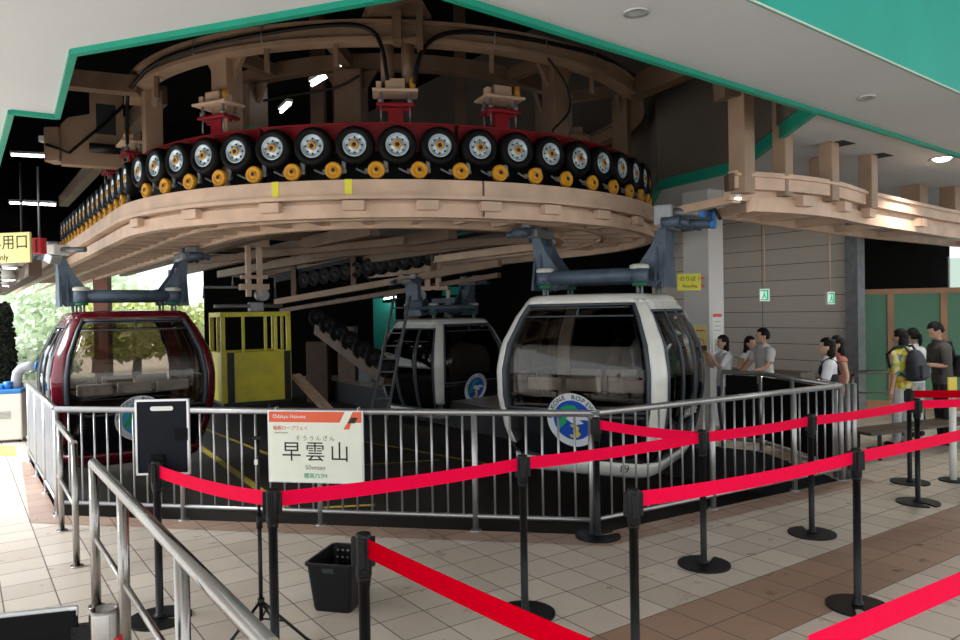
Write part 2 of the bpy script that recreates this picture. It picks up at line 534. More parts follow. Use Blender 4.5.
# upper void
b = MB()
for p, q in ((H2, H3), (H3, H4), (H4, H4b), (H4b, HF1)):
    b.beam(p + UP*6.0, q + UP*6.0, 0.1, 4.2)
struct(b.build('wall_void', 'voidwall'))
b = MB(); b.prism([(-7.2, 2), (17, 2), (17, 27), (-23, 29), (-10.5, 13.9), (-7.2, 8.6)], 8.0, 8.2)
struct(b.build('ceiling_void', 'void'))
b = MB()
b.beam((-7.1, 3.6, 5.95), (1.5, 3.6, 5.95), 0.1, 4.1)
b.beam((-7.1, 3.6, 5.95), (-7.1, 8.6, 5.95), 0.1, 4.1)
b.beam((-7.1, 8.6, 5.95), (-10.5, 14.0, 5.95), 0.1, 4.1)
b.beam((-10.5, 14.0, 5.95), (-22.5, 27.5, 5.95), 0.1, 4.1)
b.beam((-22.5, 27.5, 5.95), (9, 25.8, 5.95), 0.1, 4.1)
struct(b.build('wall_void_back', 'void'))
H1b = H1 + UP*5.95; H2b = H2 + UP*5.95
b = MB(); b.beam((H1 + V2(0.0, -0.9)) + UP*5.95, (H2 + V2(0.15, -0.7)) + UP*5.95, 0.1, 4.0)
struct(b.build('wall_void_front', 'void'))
# the back and the right of the station
b = MB()
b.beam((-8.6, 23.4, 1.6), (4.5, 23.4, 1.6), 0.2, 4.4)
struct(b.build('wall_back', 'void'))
b = MB(); b.beam((15.9, 12, 1.9), (15.9, 23.5, 1.9), 0.2, 3.8)
struct(b.build('wall_right_added', 'pillar'))  # unseen wall put in to darken the right, left open nearer for daylight
# panelled wall running along the ropeway
def mk_panels():
    m = mk('wall_panels', (0.50, 0.44, 0.39), 0.6, 0, 0.06, 0.7)
    nt = m.node_tree; L = nt.links.new
    bs = nt.nodes['Principled BSDF']
    tc = nt.nodes.new('ShaderNodeTexCoord')
    br = nt.nodes.new('ShaderNodeTexBrick')
    br.offset = 0.0
    br.inputs['Scale'].default_value = 1.0
    br.inputs['Brick Width'].default_value = 1.75
    br.inputs['Row Height'].default_value = 0.30
    br.inputs['Mortar Size'].default_value = 0.006
    br.inputs['Color1'].default_value = (0.62, 0.55, 0.49, 1)
    br.inputs['Color2'].default_value = (0.65, 0.58, 0.515, 1)
    br.inputs['Mortar'].default_value = (0.07, 0.06, 0.055, 1)
    mp = nt.nodes.new('ShaderNodeMapping')
    mp.inputs['Rotation'].default_value = (PI/2, 0, 0)
    cmb = nt.nodes.new('ShaderNodeCombineXYZ')
    def dot(v):
        n = nt.nodes.new('ShaderNodeVectorMath'); n.operation = 'DOT_PRODUCT'
        L(tc.outputs['Object'], n.inputs[0]); n.inputs[1].default_value = v
        return n.outputs['Value']
    L(dot(A2), cmb.inputs[0]); L(dot(UP), cmb.inputs[1])
    L(cmb.outputs[0], br.inputs['Vector'])
    L(br.outputs['Color'], bs.inputs['Base Color'])
    return m
M['panels'] = mk_panels()
WC = V2(6.53, 13.07)
b = MB()
b.beam(WC + UP*1.9 + B2*0.1, WC + A2*4.6 + UP*1.9 + B2*0.1, 0.2, 3.8)
struct(b.build('wall_panelled', 'panels'))
b = MB()
b.beam(WC + A2*4.6 + UP*1.9 + B2*0.1, WC + A2*12.5 + UP*1.9 + B2*0.1, 0.2, 3.8)
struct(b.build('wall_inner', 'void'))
b = MB()
b.beam(WC + A2*0.06 + UP*1.9 - B2*0.02, WC - A2*0.16 + UP*1.9 - B2*0.02, 0.24, 3.8)
struct(b.build('trim_12', 'greysteel'))
b = MB()
b.beam(WC + A2*3.5 + UP*1.9 + B2*0.22, WC + A2*3.5 + UP*1.9 + B2*12, 0.05, 3.8)
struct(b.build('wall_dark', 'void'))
# low stone block in front of the panelled wall
b = MB()
s0 = D(724, 392, 13.6); s1 = D(808, 392, 12.4)
s0.z = s1.z = 0
b.beam(s0 + UP*0.40, s1 + UP*0.40, 0.5, 0.80)
struct(b.build('trim_13', 'stone'))
# square white pillar
PC = D(709, 300, 11.9); PC.z = 0
b = MB()
pp = [PC, PC + A2*0.5, PC + A2*0.5 + B2*0.37, PC + B2*0.37]
b.prism([(p.x, p.y) for p in pp], 0, CZ)
struct(b.build('wall_pillar', 'pillar'))
# brown eaves and soffit at the far left, over the way out
E0 = D(29, 262, 14.0); E0.z = 0
b = MB()
b.prism([(p.x, p.y) for p in (E0, E0 + A2*13, E0 + A2*13 - B2*7, E0 - B2*7)], 3.0, 3.1)
struct(b.build('ceiling_porch', 'pillar'))
b = MB()
b.beam(E0 + UP*2.95 + B2*0.1, E0 + A2*13 + UP*2.95 + B2*0.1, 0.22, 0.45)
b.beam(E0 + A2*13 + UP*2.8, E0 + A2*13 - B2*7 + UP*2.8, 0.3, 0.6)
struct(b.build('trim_14', 'brown'))
b = MB()
for k in range(5):
    q = E0 + A2*(1.6 + 2.2*k)
    b.beam(q + UP*2.98, q - B2*6 + UP*2.98, 0.05, 0.05)
struct(b.build('trim_15', 'brown'))
# ground outside
b = MB(); b.prism([(-90, -60), (90, -60), (90, 120), (-90, 120)], -1.2, -1.0)
struct(b.build('ground', 'ground'))
# base of the building
# tactile strip
p = D(0, 452, 10.6); 
b = MB(); q0 = G(-14, 446); q1 = G(15, 446); q2 = G(16, 456); q3 = G(-14, 456)
vs = [b.bm.verts.new(v + UP*0.006) for v in (q0, q1, q2, q3)]; b.face(vs)
struct(b.build('trim_16', 'tactile'))

# ------------------------------------------------------------------ light
w = bpy.data.worlds.new('sky'); SC.world = w; w.use_nodes = True
nt = w.node_tree; bg = nt.nodes['Background']
bg.inputs['Color'].default_value = (0.93, 0.98, 1.0, 1)
bg.inputs['Strength'].default_value = 1.1
sun = bpy.data.lights.new('sun', 'SUN'); sun.energy = 6.0; sun.angle = R(40); sun.color = (0.94, 0.97, 1.0)
so = bpy.data.objects.new('sun', sun); COL.objects.link(so)
so.rotation_euler = Vector((0.66, 0.16, -0.74)).to_track_quat('-Z', 'Y').to_euler()
so.location = (-20, -10, 20)
VS = SC.view_settings
VS.view_transform = 'Standard'; VS.look = 'None'; VS.gamma = 1; VS.use_curve_mapping = False
VS.exposure = 0.75

# lamps in the ceiling
def downlight(px, py, lit, label):
    p = cz(px, py)
    t = thing('ceiling_downlight', label, 'ceiling light', (p.x, p.y, CZ), 0, 'round downlights in the white ceiling')
    b = MB(); k = 1.45 if lit else 0.72; b.lathe([(0.075*k, -0.002), (0.11*k, -0.012), (0.11*k, 0.0), (0.075*k, 0.0)], n=28, cap=False); b.build('rim', 'alu', t)
    b = MB(); b.lathe([(0.076*k, -0.004), (0.05*k, -0.03 if lit else -0.001), (0.001, -0.036 if lit else -0.002)], n=24, cap=False); b.build('lens', 'lens' if lit else 'lensoff', t)
    if lit:
        l = bpy.data.lights.new('downlight', 'SPOT'); l.energy = 110; l.spot_size = R(130); l.spot_blend = 0.6; l.shadow_soft_size = 0.08; l.color = (1, 0.93, 0.82)
        lo = bpy.data.objects.new('downlight', l); lo.location = (p.x, p.y, CZ - 0.07); COL.objects.link(lo)
downlight(636, 12, False, 'unlit ceiling downlight nearest the top edge, above the tyre ring')
downlight(866, 97, False, 'unlit ceiling downlight between the teal fascia and the green edge')
downlight(942, 158.5, True, 'lit ceiling downlight glowing at the right end of the green edge')
# ------------------------------------------------------------------ turnaround rail, tyre banks, upper frame
RC = Vector((-1.33, 12.12, 0)); RR = 4.12
PH0, PH1 = 215.0, 395.0
def arc_path(r, a0=PH0, a1=PH1, step=2.5, tl=0.0, tr=0.0):
    """tl / tr: length of straight track before and after the bend"""
    P, N = [], []
    nl = Vector((math.cos(R(PH0)), math.sin(R(PH0)), 0)); nr = -nl
    tdir = A2
    if tl > 0:
        for t in (tl, tl*0.5): P.append(RC + nl*r + tdir*t); N.append(nl)
    n = max(2, int(abs(a1-a0)/step))
    for i in range(n+1):
        a = R(a0 + (a1-a0)*i/n)
        nn = Vector((math.cos(a), math.sin(a), 0))
        P.append(RC + nn*r); N.append(nn)
    if tr > 0:
        for t in (tr*0.5, tr): P.append(RC + nr*r + tdir*t); N.append(nr)
    return P, N
def on(r, a, z=0.0):
    return RC + Vector((math.cos(R(a)), math.sin(R(a)), 0))*r + UP*z
def onu(r, a, z=0.0):          # on the upper ring
    return on(r + (0.27 if r > 3 else 0.16), a + 3.0*max(0.0, min(1.0, (a - 216)/20)), z)
NL = Vector((math.cos(R(PH0)), math.sin(R(PH0)), 0))

TR = thing('turnaround_rail', 'beige steel guide rail of the turnaround, curving under the ring of tyres', 'rail', RC)
def rail(name, r, n0, n1, z0, z1, tl=24, tr=9, a0=PH0, a1=PH1):
    b = MB(); P, N = arc_path(r, a0, a1, 2.5, tl, tr); b.sweep(P, N, n0, n1, z0, z1)
    return b.build(name, 'beige', TR, RC)
rail('outer_rail', RR, -0.16, 0.0, 3.17, 3.34)
rail('rail_lip', RR, -0.10, 0.035, 3.13, 3.17)
rail('rail_web', RR, -0.22, -0.12, 3.05, 3.18)
rail('lower_rail', RR, -0.17, -0.05, 2.94, 3.09)
rail('inner_rail', 2.62, -0.05, 0.07, 2.98, 3.12)
rail('middle_rail', 3.30, -0.03, 0.03, 3.00, 3.05)
for k in range(15):                                   # cross ties of the bend
    a = PH0 + 6 + k*12.0
    b = MB(); b.beam(on(2.62, a, 3.07), on(RR-0.14, a, 3.07), 0.10, 0.10)
    b.build('cross_tie', 'beige', TR, RC)
for k in range(26):                                   # cross ties of the straight
    t = 0.3 + 0.62*k
    b = MB(); p = RC + NL*2.62 + A2*t + UP*3.07; q = RC + NL*(RR-0.14) + A2*t + UP*3.07
    b.beam(p, q, 0.09, 0.10); b.build('cross_tie', 'beige', TR, RC)
for a in (226, 242, 257, 270, 281, 291, 302, 314, 327, 340):
    b = MB()
    rot = Matrix.Rotation(R(a), 3, 'Z')
    b.box(on(RR - 0.02, a, 3.065), (0.10, 0.24, 0.11), rot, 0.012)
    b.build('bracket', 'beige', TR, RC)
for a, w in ((258.0, 0.07), (269.3, 0.07)):
    if w:
        b = MB(); P, N = arc_path(RR, a - 0.55, a + 0.55, 0.6); b.sweep(P, N, 0.0, 0.006, 3.18, 3.343)
        b.build('yellow_mark', 'noticeyellow', TR, RC)
b = MB(); P, N = arc_path(RR, 289.6, 289.9, 0.3); b.sweep(P, N, -0.01, 0.004, 2.95, 3.34); b.build('rail_joint', 'brown', TR, RC)
# beams that carry the rail from inside the loop
CF = thing('track_support_frame', 'beige steel beams inside the loop below the turnaround', 'steel frame', RC)
def lb(p, q, w=0.16, h=0.2, name='beam', mat='beige_shaded'):
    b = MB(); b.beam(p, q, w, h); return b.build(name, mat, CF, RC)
for off in (-2.0, -0.7, 0.7, 2.0):
    p = RC - NL*off - A2*0.6
    lb(p + UP*3.18, p + A2*13 + UP*3.18)
for t in (-0.4, 2.2, 5.0, 8.0):
    lb(RC + NL*2.6 + A2*t + UP*3.32, RC - NL*2.6 + A2*t + UP*3.32, 0.14, 0.16)
for s, t in ((1, 0), (-1, 0), (1, 5), (-1, 5)):
    p = RC + NL*(1.3*s) + A2*t
    lb(p + UP*3.3, p + UP*8.0, 0.2, 0.2, 'hanger_post', 'beige_shaded')
lb(RC + A2*-0.3 + UP*3.05, RC + A2*6 + NL*2.0 + UP*3.05, 0.10, 0.12)
lb(RC + A2*-1.6 - NL*1.8 + UP*3.05, RC + A2*3 + NL*0.2 + UP*3.05, 0.10, 0.12)

# one tyre with its rim and hub, one yellow guide wheel: axle along +X, the outside
def tire_mesh():
    b = MB()
    b.lathe([(0.125, -0.10), (0.185, -0.105), (0.212, -0.07), (0.215, -0.02), (0.215, 0.01), (0.206, 0.045), (0.180, 0.068), (0.150, 0.062), (0.127, 0.045)], axis='X', n=32, cap=False)
    return b.build('drive_tire', 'tire').data
def rim_mesh():
    b = MB()
    b.lathe([(0.130, -0.02), (0.129, 0.048), (0.118, 0.054), (0.110, 0.040), (0.095, 0.026), (0.060, 0.032), (0.050, 0.050), (0.001, 0.050)], axis='X', n=28, cap=False)
    b.mi = 1
    for k in range(8):
        a = 2*PI*k/8
        y, z = 0.082*math.cos(a), 0.082*math.sin(a)
        b.cyl((0.02, y, z), (0.036, y, z), 0.011, 8)
    return b.build('wheel_rim', ['rim', 'hole']).data
def hub_mesh():
    b = MB()
    b.lathe([(0.048, 0.04), (0.048, 0.062), (0.040, 0.068), (0.024, 0.066), (0.024, 0.060)], axis='X', n=20, cap=False)
    b.mi = 1
    b.lathe([(0.024, 0.045), (0.024, 0.064), (0.018, 0.066), (0.001, 0.067)], axis='X', n=14, cap=False)
    return b.build('hub', ['orange', 'hole']).data
def yw_mesh():
    b = MB()
    b.lathe([(0.03, -0.03), (0.085, -0.03), (0.094, -0.02), (0.094, 0.02), (0.085, 0.03), (0.062, 0.03), (0.055, 0.018), (0.036, 0.018), (0.034, 0.032), (0.02, 0.032)], axis='X', n=24, cap=False)
    b.mi = 1
    b.lathe([(0.021, 0.0), (0.021, 0.036), (0.001, 0.038)], axis='X', n=12, cap=False)
    return b.build('guide_wheel', ['yellowwheel', 'hole']).data
def yb_mesh():
    b = MB()
    b.box((-0.045, 0, 0.0), (0.05, 0.26, 0.05), None, 0.01)
    b.box((-0.05, 0.1, 0.05), (0.03, 0.05, 0.12), None, 0.008)
    b.tube([(-0.02, -0.22, 0.02), (-0.02, -0.12, -0.03), (-0.02, 0.0, -0.02)], 0.012, 6)
    return b.build('wheel_arm', 'greysteel').data
MESH = {k: f() for k, f in (('tire', tire_mesh), ('rim', rim_mesh), ('hub', hub_mesh), ('yw', yw_mesh), ('yb', yb_mesh))}
for o in list(COL.objects):
    if o.name.split('.')[0] in ('drive_tire', 'wheel_rim', 'hub', 'guide_wheel', 'wheel_arm'): bpy.data.objects.remove(o)
ZT = 3.735
def put_tire(bank, base, p, a):
    t = inst('drive_tire', MESH['tire'], bank, p - base, a)
    inst('wheel_rim', MESH['rim'], t); inst('hub', MESH['hub'], t)
def put_yw(bank, base, p, a):
    t = inst('guide_wheel', MESH['yw'], bank, p - base, a)
    inst('wheel_arm', MESH['yb'], t)
GRP = 'banks of black drive tyres round the turnaround'
def bank_arc(a0, a1, n, label, mounts=()):
    am = (a0 + a1)/2
    base = on(3.79, am, 3.75)
    t = thing('tire_bank', label, 'tire bank', base, 0, GRP)
    b = MB(); P, N = arc_path(3.79, a0 + 0.3, a1 - 0.3, 2.0); b.sweep(P, N, -0.06, 0.06, 3.70, 4.0); b.sweep(P, N, -0.09, 0.09, 3.985, 4.01)
    b.build('girder', 'red', t, base)
    b = MB(); b.sweep(P, N, -0.10, 0.0, 3.40, 3.70); b.build('shade_backing', 'blackmatte', t, base)  # added black strip, stands in for the dark gap behind the tyres
    st = (a1 - a0)/n
    for k in range(n):
        a = a0 + st*(k + 0.5)
        put_tire(t, base, on(3.97, a, ZT), R(a))
        if k < n - 1 or True:
            put_yw(t, base, on(4.01, a + st/2, 3.46), R(a + st/2))
    b = MB()
    for k in range(n):
        a = a0 + st*(k+0.5)
        b.cyl(on(3.79, a, ZT), on(3.91, a, ZT), 0.03, 10)
    b.build('axle', 'greysteel', t, base)
    for a in mounts:
        mount(t, base, on(3.79, a, 4.0), R(a))
def mount(t, base, p, ang):
    rot = Matrix.Rotation(ang, 3, 'Z')
    def q(x, y, z): return p + rot @ Vector((x, y, z))
    b = MB(); b.box(q(0, 0, 0.09), (0.10, 0.17, 0.18), rot, 0.006); b.box(q(0, 0, 0.20), (0.26, 0.42, 0.035), rot, 0.006); b.box(q(0, 0, 0.17), (0.04, 0.36, 0.05), rot)
    b.build('mount_bracket', 'red', t, base)
    for sx in (-0.09, 0.09):
        for sy in (-0.16, 0.16):
            b = MB(); b.cyl(q(sx, sy, 0.21), q(sx, sy, 0.34), 0.018, 8); b.cyl(q(sx, sy, 0.03), q(sx, sy, 0.24), 0.010, 6)
            b.cyl(q(sx, sy, 0.22), q(sx, sy, 0.27), 0.032, 10); b.build('spring_bolt', 'greysteel', t, base)
    b = MB(); b.box(q(0, 0, 0.35), (0.34, 0.50, 0.03), rot, 0.006); b.box(q(0, 0.0, 0.43), (0.20, 0.22, 0.13), rot, 0.01)
    b.box(q(0.05, -0.18, 0.41), (0.10, 0.06, 0.10), rot, 0.008); b.box(q(0.05, 0.2, 0.40), (0.08, 0.05, 0.08), rot, 0.008)
    b.build('mount_plate', 'beige', t, base)
    b = MB(); b.cyl(q(0.08, 0.19, 0.36), q(0.08, 0.19, 0.50), 0.035, 12); b.build('sensor', 'orange', t, base)
bank_arc(220.4, 253.5, 5, 'curved red bank of five tyres where the ring bends, left of centre', (243.9,))
bank_arc(253.5, 286.6, 5, 'curved red bank of five tyres facing the camera at the middle of the ring', (276.5,))
bank_arc(286.6, 319.7, 5, 'curved red bank of five tyres right of the gap in the ring', (295.0,))
bank_arc(319.7, 352.8, 5, 'curved red bank of five tyres at the right end of the ring')
def bank_line(side, t0, n, label, mt=()):
    nl = NL*side; ang = R(PH0) if side > 0 else R(PH0 + 180)
    base = RC + nl*3.79 + A2*(t0 + n*0.235) + UP*3.75
    t = thing('tire_bank', label, 'tire bank', base, 0, GRP)
    b = MB(); p = RC + nl*3.79 + A2*t0; q = RC + nl*3.79 + A2*(t0 + n*0.47 - 0.03)
    b.beam(p + UP*3.85, q + UP*3.85, 0.12, 0.30); b.build('girder', 'red', t, base)
    for k in range(n):
        c = RC + nl*3.97 + A2*(t0 + 0.235 + 0.47*k)
        put_tire(t, base, c + UP*ZT, ang)
        put_yw(t, base, c + A2*0.235 + nl*0.04 + UP*3.46, ang)
    for m in mt: mount(t, base, RC + nl*3.79 + A2*(t0 + m) + UP*4.0, ang)
bank_line(1, -0.25, 8, 'straight red bank of tyres at the left end of the ring, seen edge on', (1.0, 2.6))
bank_line(1, 3.6, 8, 'far straight bank of tyres behind the left end of the ring, seen edge on')

# upper ring frame
UF = thing('upper_ring_frame', 'beige steel ring frame on columns above the tyres, inside the ceiling opening', 'steel frame', RC + UP*4.0)
UB = RC + UP*4.0
def uf(b, name, mat='beige_shaded'): return b.build(name, mat, UF, UB)
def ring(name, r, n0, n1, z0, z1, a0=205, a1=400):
    b = MB(); P, N = arc_path(r + (0.27 if r > 3 else 0.16), a0, a1, 2.5); b.sweep(P, N, n0, n1, z0, z1); return uf(b, name, 'beige_half_shaded' if r > 3 else 'beige_shaded')
ring('ring_beam', 3.63, -0.10, 0.0, 4.93, 5.08)
ring('ring_flange', 3.63, -0.16, 0.05, 4.88, 4.93)
ring('ring_top_flange', 3.63, -0.16, 0.04, 5.08, 5.12)
ring('inner_ring_beam', 2.65, -0.08, 0.02, 4.97, 5.13)
ring('inner_ring_flange', 2.65, -0.10, 0.05, 4.93, 4.97)
for a in (241, 262, 306, 334):
    b = MB(); b.beam(onu(2.6, a, 5.02), onu(3.6, a, 5.02), 0.12, 0.15); uf(b, 'radial_beam')
def column(r, a, w, z0=3.4, z1=4.9, mat='beige_shaded'):
    b = MB(); rot = Matrix.Rotation(R(a), 3, 'Z')
    b.box(onu(r, a, (z0+z1)/2), (w, w, z1 - z0), rot, 0.012)
    for s in (-1, 1):                                            # gussets under the ring
        o = onu(r, a, z1)
        v = rot @ Vector((0, s, 0))
        b.plate([(w/2, 0), (w/2 + 0.16, 0), (w/2, -0.24)], (o, v, UP), 0.06)
    uf(b, 'column', mat)
column(3.42, 241.5, 0.25, mat='beige_half_shaded')
column(3.42, 216.5, 0.22, mat='beige_half_shaded')
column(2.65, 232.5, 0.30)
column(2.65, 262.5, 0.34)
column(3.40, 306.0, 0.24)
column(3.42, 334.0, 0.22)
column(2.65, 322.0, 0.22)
b = MB()                                                          # green tape on a column
rot = Matrix.Rotation(R(232.5), 3, 'Z'); b.box(onu(2.65, 232.5, 4.32), (0.306, 0.306, 0.035), rot); uf(b, 'green_band', 'green')
# pair of pipes down to the centre mount
for d in (-0.115, 0.115):
    c = onu(3.52, 274.0, 0) + Vector((d, 0, 0))
    b = MB(); b.cyl(c + UP*4.45, c + UP*5.0, 0.075, 16); uf(b, 'pipe')
b = MB()                                                          # bracket up to the roof over the centre
o = onu(3.60, 274, 5.16)
b.plate([(-0.38, 0), (0.38, 0), (0.26, 0.22), (-0.10, 0.45), (-0.30, 0.22)], (o, (1, 0, 0), UP), 0.10)
b.box(onu(3.74, 277.5, 4.98), (0.07, 0.12, 0.44)); b.box(onu(3.70, 274, 5.02), (0.10, 0.18, 0.32))
b.beam(onu(3.5, 270, 5.3), onu(5.2, 292, 6.2), 0.3, 0.3)
uf(b, 'roof_bracket')
for a in (226, 252, 264, 290, 313):                               # stiffeners hung under the ring
    b = MB(); b.beam(onu(3.6, a, 4.62), onu(3.6, a, 4.88), 0.05, 0.05); uf(b, 'hanger_strip')
b = MB(); b.beam(onu(3.6, 218, 4.9), onu(3.6, 218, 4.9) + Vector((-1.3, -0.2, 0.1)), 0.22, 0.22); uf(b, 'tie_beam'); b = MB(); b.beam(onu(3.6, 333, 5.0), onu(3.6, 333, 5.0) + Vector((1.4, -1.0, 0.35)), 0.24, 0.30)
uf(b, 'tie_beam')
b = MB(); b.beam(onu(3.3, 215, 4.9), onu(3.3, 215, 4.9) + A2*11, 0.2, 0.25); uf(b, 'long_beam'); b = MB(); b.beam(onu(3.3, 35, 4.9), onu(3.3, 35, 4.9) + A2*11, 0.2, 0.35)
uf(b, 'long_beam')
# black cable slung along the ring
def hose(name, pts, r):
    P = [Vector(p) for p in pts]
    out = []
    for i in range(len(P) - 1):
        p0, p1, p2, p3 = P[max(i-1, 0)], P[i], P[i+1], P[min(i+2, len(P)-1)]
        for k in range(6):
            t = k/6
            out.append(0.5*((2*p1) + (p2-p0)*t + (2*p0-5*p1+4*p2-p3)*t*t + (3*p1-p0-3*p2+p3)*t**3))
    out.append(P[-1])
    b = MB(); b.tube(out, r, 8); return uf(b, name, 'cable')
hose('cable', [onu(3.70, 214, 4.2), onu(3.70, 215.5, 4.8), onu(3.72, 221, 4.86), onu(3.69, 228, 4.98), onu(3.67, 240, 5.01), onu(3.67, 254, 5.03), onu(3.67, 264, 5.06), onu(3.70, 269.5, 5.0), onu(3.72, 271.5, 4.8), onu(3.68, 272.3, 4.45)], 0.024)
hose('cable', [onu(3.69, 276.6, 4.42), onu(3.74, 277.5, 4.72), onu(3.72, 280.5, 4.94), onu(3.68, 286, 5.03), onu(3.67, 294, 5.05), onu(3.67, 304, 5.07), onu(3.67, 315, 5.10), onu(3.67, 330, 5.12)], 0.026)
hose('cable', [onu(3.0, 243, 4.55), onu(3.1, 252, 4.50), onu(3.2, 262, 4.52), onu(3.3, 267, 4.62)], 0.016)
hose('cable', [onu(3.66, 300.5, 4.9), onu(3.72, 304, 4.6), onu(3.7, 305, 4.3), onu(3.62, 302, 4.05)], 0.014)
for a in (238, 252, 290, 300, 312):
    b = MB(); b.tube([onu(3.645, a, 4.88), onu(3.71, a, 4.95), onu(3.71, a, 5.07), onu(3.645, a, 5.13)], 0.007, 6); uf(b, 'cable_tie', 'greysteel')
# rubber bellows on the right column
c = onu(3.35, 309.5, 0)
b = MB(); prof = []
for k in range(18):
    prof += [(0.085 if k % 2 else 0.10, 4.05 + 0.034*k)]
b.lathe(prof, c, n=18); b.cyl(c + UP*3.95, c + UP*4.06, 0.16, 18, 0.12)
uf(b, 'bellows', 'greysteel')
b = MB(); b.cyl(onu(3.3, 312, 3.98), onu(3.3, 312, 4.12), 0.26, 24); b.box(onu(3.2, 314, 4.18), (0.3, 0.3, 0.14)); uf(b, 'gear_housing')

# winch machine at the upper left
WM = thing('drive_bracket_machine', 'beige machine bracket with a square window, left end of the tyre ring', 'machine', RC + NL*3.9 + A2*2.4 + UP*4.0)
wb = WM.location.copy()
o = D(92, 150, 11.0)
uu = Vector((0.88, 0.47, 0))
b = MB()
b.plate([(-0.40, -0.25), (0.42, -0.25), (0.42, 0.85), (-0.02, 0.85), (-0.02, 0.50), (-0.30, 0.42), (-0.40, 0.30)], (o, uu, UP), 0.22); b.build('frame_plate', 'beige_half_shaded', WM, wb)
b = MB(); b.plate([(0.06, 0.22), (0.32, 0.22), (0.32, 0.66), (0.06, 0.66)], (o, uu, UP), 0.235); b.build('window', 'hole', WM, wb)
b = MB(); b.box(o + uu*-0.46 + UP*0.02, (0.22, 0.25, 0.5), None, 0.02); b.build('gearbox', 'beige_half_shaded', WM, wb); b = MB(); b.box(o + uu*0.62 + UP*0.05, (0.42, 0.3, 0.22), None, 0.02); b.build('gearbox', 'beige_half_shaded', WM, wb)
b = MB(); b.cyl(o + uu*0.1 - UP*0.02 + Vector((0,-0.3,0)), o + uu*0.55 - UP*0.02 + Vector((0,-0.3,0)), 0.07, 14); b.build('shaft', 'darksteel', WM, wb)
b = MB(); b.box(o + uu*-0.62 + UP*0.1, (0.09, 0.09, 0.09), None, 0.01); b.build('sensor', 'white', WM, wb)
b = MB(); b.tube([o + uu*-0.5 + UP*0.0 + Vector((0,-.18,0)), o + uu*-0.2 - UP*0.1 + Vector((0,-.2,0)), o + uu*0.25 + UP*0.35 + Vector((0,-.2,0)), o + uu*0.65 + UP*0.8 + Vector((0,-.2,0)), o + uu*0.75 + UP*1.1 + Vector((0,-.2,0))], 0.022, 8); b.build('cable', 'cable', WM, wb)

# fluorescent lamps in the void
def tube_lamp(p, q, label):
    p, q = Vector(p), Vector(q)
    t = thing('fluorescent_lamp', label, 'lamp', (p + q)/2, 0, 'fluorescent lamps above the turnaround')
    b = MB(); b.cyl(p, q, 0.022, 10); b.build('tube', 'tube', t, t.location)
    b = MB(); b.beam(p + UP*0.06, q + UP*0.06, 0.10, 0.05); b.build('housing', 'white', t, t.location)
tube_lamp(D(312, 85, 9.9), D(343, 66, 9.3), 'bright fluorescent tube behind the columns left of the centre pipes')
tube_lamp(D(281, 112, 12.4), D(290, 104, 12.0), 'short bright lamp beside the green banded column')
tube_lamp(D(541, 117, 11.5), D(556, 110, 11.0), 'short bright lamp behind the right red mount')
tube_lamp(D(12, 155, 16.0), D(54, 157, 15.5), 'long dim fluorescent tube at far left, upper one')
tube_lamp(D(10, 203, 18.0), D(55, 205, 17.5), 'long dim fluorescent tube at far left, lower one')

# ------------------------------------------------------------------ curved rail of the other platform, right
OR = [V2(2.74, 7.95), V2(3.52, 8.29), V2(4.2, 8.75), V2(4.96, 9.5), V2(6.1, 10.5), V2(7.5, 11.7), V2(10.5, 14.0)]
def smooth_path(P, k=5):
    out = []
    for i in range(len(P) - 1):
        p0, p1, p2, p3 = P[max(i-1, 0)], P[i], P[i+1], P[min(i+2, len(P)-1)]
        for j in range(k):
            t = j/k
            out.append(0.5*((2*p1) + (p2-p0)*t + (2*p0-5*p1+4*p2-p3)*t*t + (3*p1-p0-3*p2+p3)*t**3))
    out.append(P[-1]); return out
ORP = smooth_path(OR)
def norms(P):
    out = []
    for i in range(len(P)):
        t = (P[min(i+1, len(P)-1)] - P[max(i-1, 0)]).normalized(); out.append(Vector((t.y, -t.x, 0)))
    return out
ORN = norms(ORP)
ob = V2(5, 9.5) + UP*3.0
OT = thing('platform_rail', 'beige curved guide rail hung from posts over the right platform', 'rail', ob)
def orl(name, n0, n1, z0, z1, mat='beige', i0=0):
    b = MB(); b.sweep(ORP[i0:], ORN[i0:], n0, n1, z0, z1); return b.build(name, mat, OT, ob)
orl('outer_rail', -0.12, 0.0, 3.17, 3.36); orl('rail_lip', -0.1, 0.035, 3.30, 3.33); orl('rail_web', -0.2, -0.10, 3.06, 3.18)
orl('lower_rail', -0.16, -0.05, 2.94, 3.09, 'beige', 2); orl('inner_rail', -1.28, -1.18, 3.02, 3.14, 'beige')
for i in range(1, len(ORP), 4):
    p, n = ORP[i], ORN[i]
    b = MB(); b.beam(p - n*0.12 + UP*3.08, p - n*1.25 + UP*3.08, 0.10, 0.09); b.build('cross_tie', 'beige', OT, ob)
for i in (6, 11, 15, 21, 26):
    p, n = ORP[i], ORN[i]
    b = MB(); b.beam(p - n*0.06 + UP*3.07, p + n*0.05 + UP*3.07, 0.2, 0.11); b.build('bracket', 'beige', OT, ob)
b = MB(); b.box(ORP[0] - ORN[0]*0.1 + UP*3.24, (0.06, 0.16, 0.18), None, 0.01); b.build('end_plate', 'brown', OT, ob)
for px, Y, w, z1, dark in ((742, 8.05, 0.20, 4.85, 0), (783, 8.32, 0.16, 4.6, 0), (829, 8.75, 0.17, CZ, 0), (868, 9.5, 0.17, CZ, 0), (818, 9.6, 0.16, CZ, 1), (914, 12.0, 0.30, CZ, 1), (950, 12.2, 0.24, CZ, 1)):
    c = D(px, 180, Y)
    b = MB(); b.box((c.x, c.y, (3.12 + z1)/2), (w, w, z1 - 3.12), Matrix.Rotation(R(38), 3, 'Z'), 0.012)
    b.build('hanger_post', 'beige_half_shaded', OT, ob)
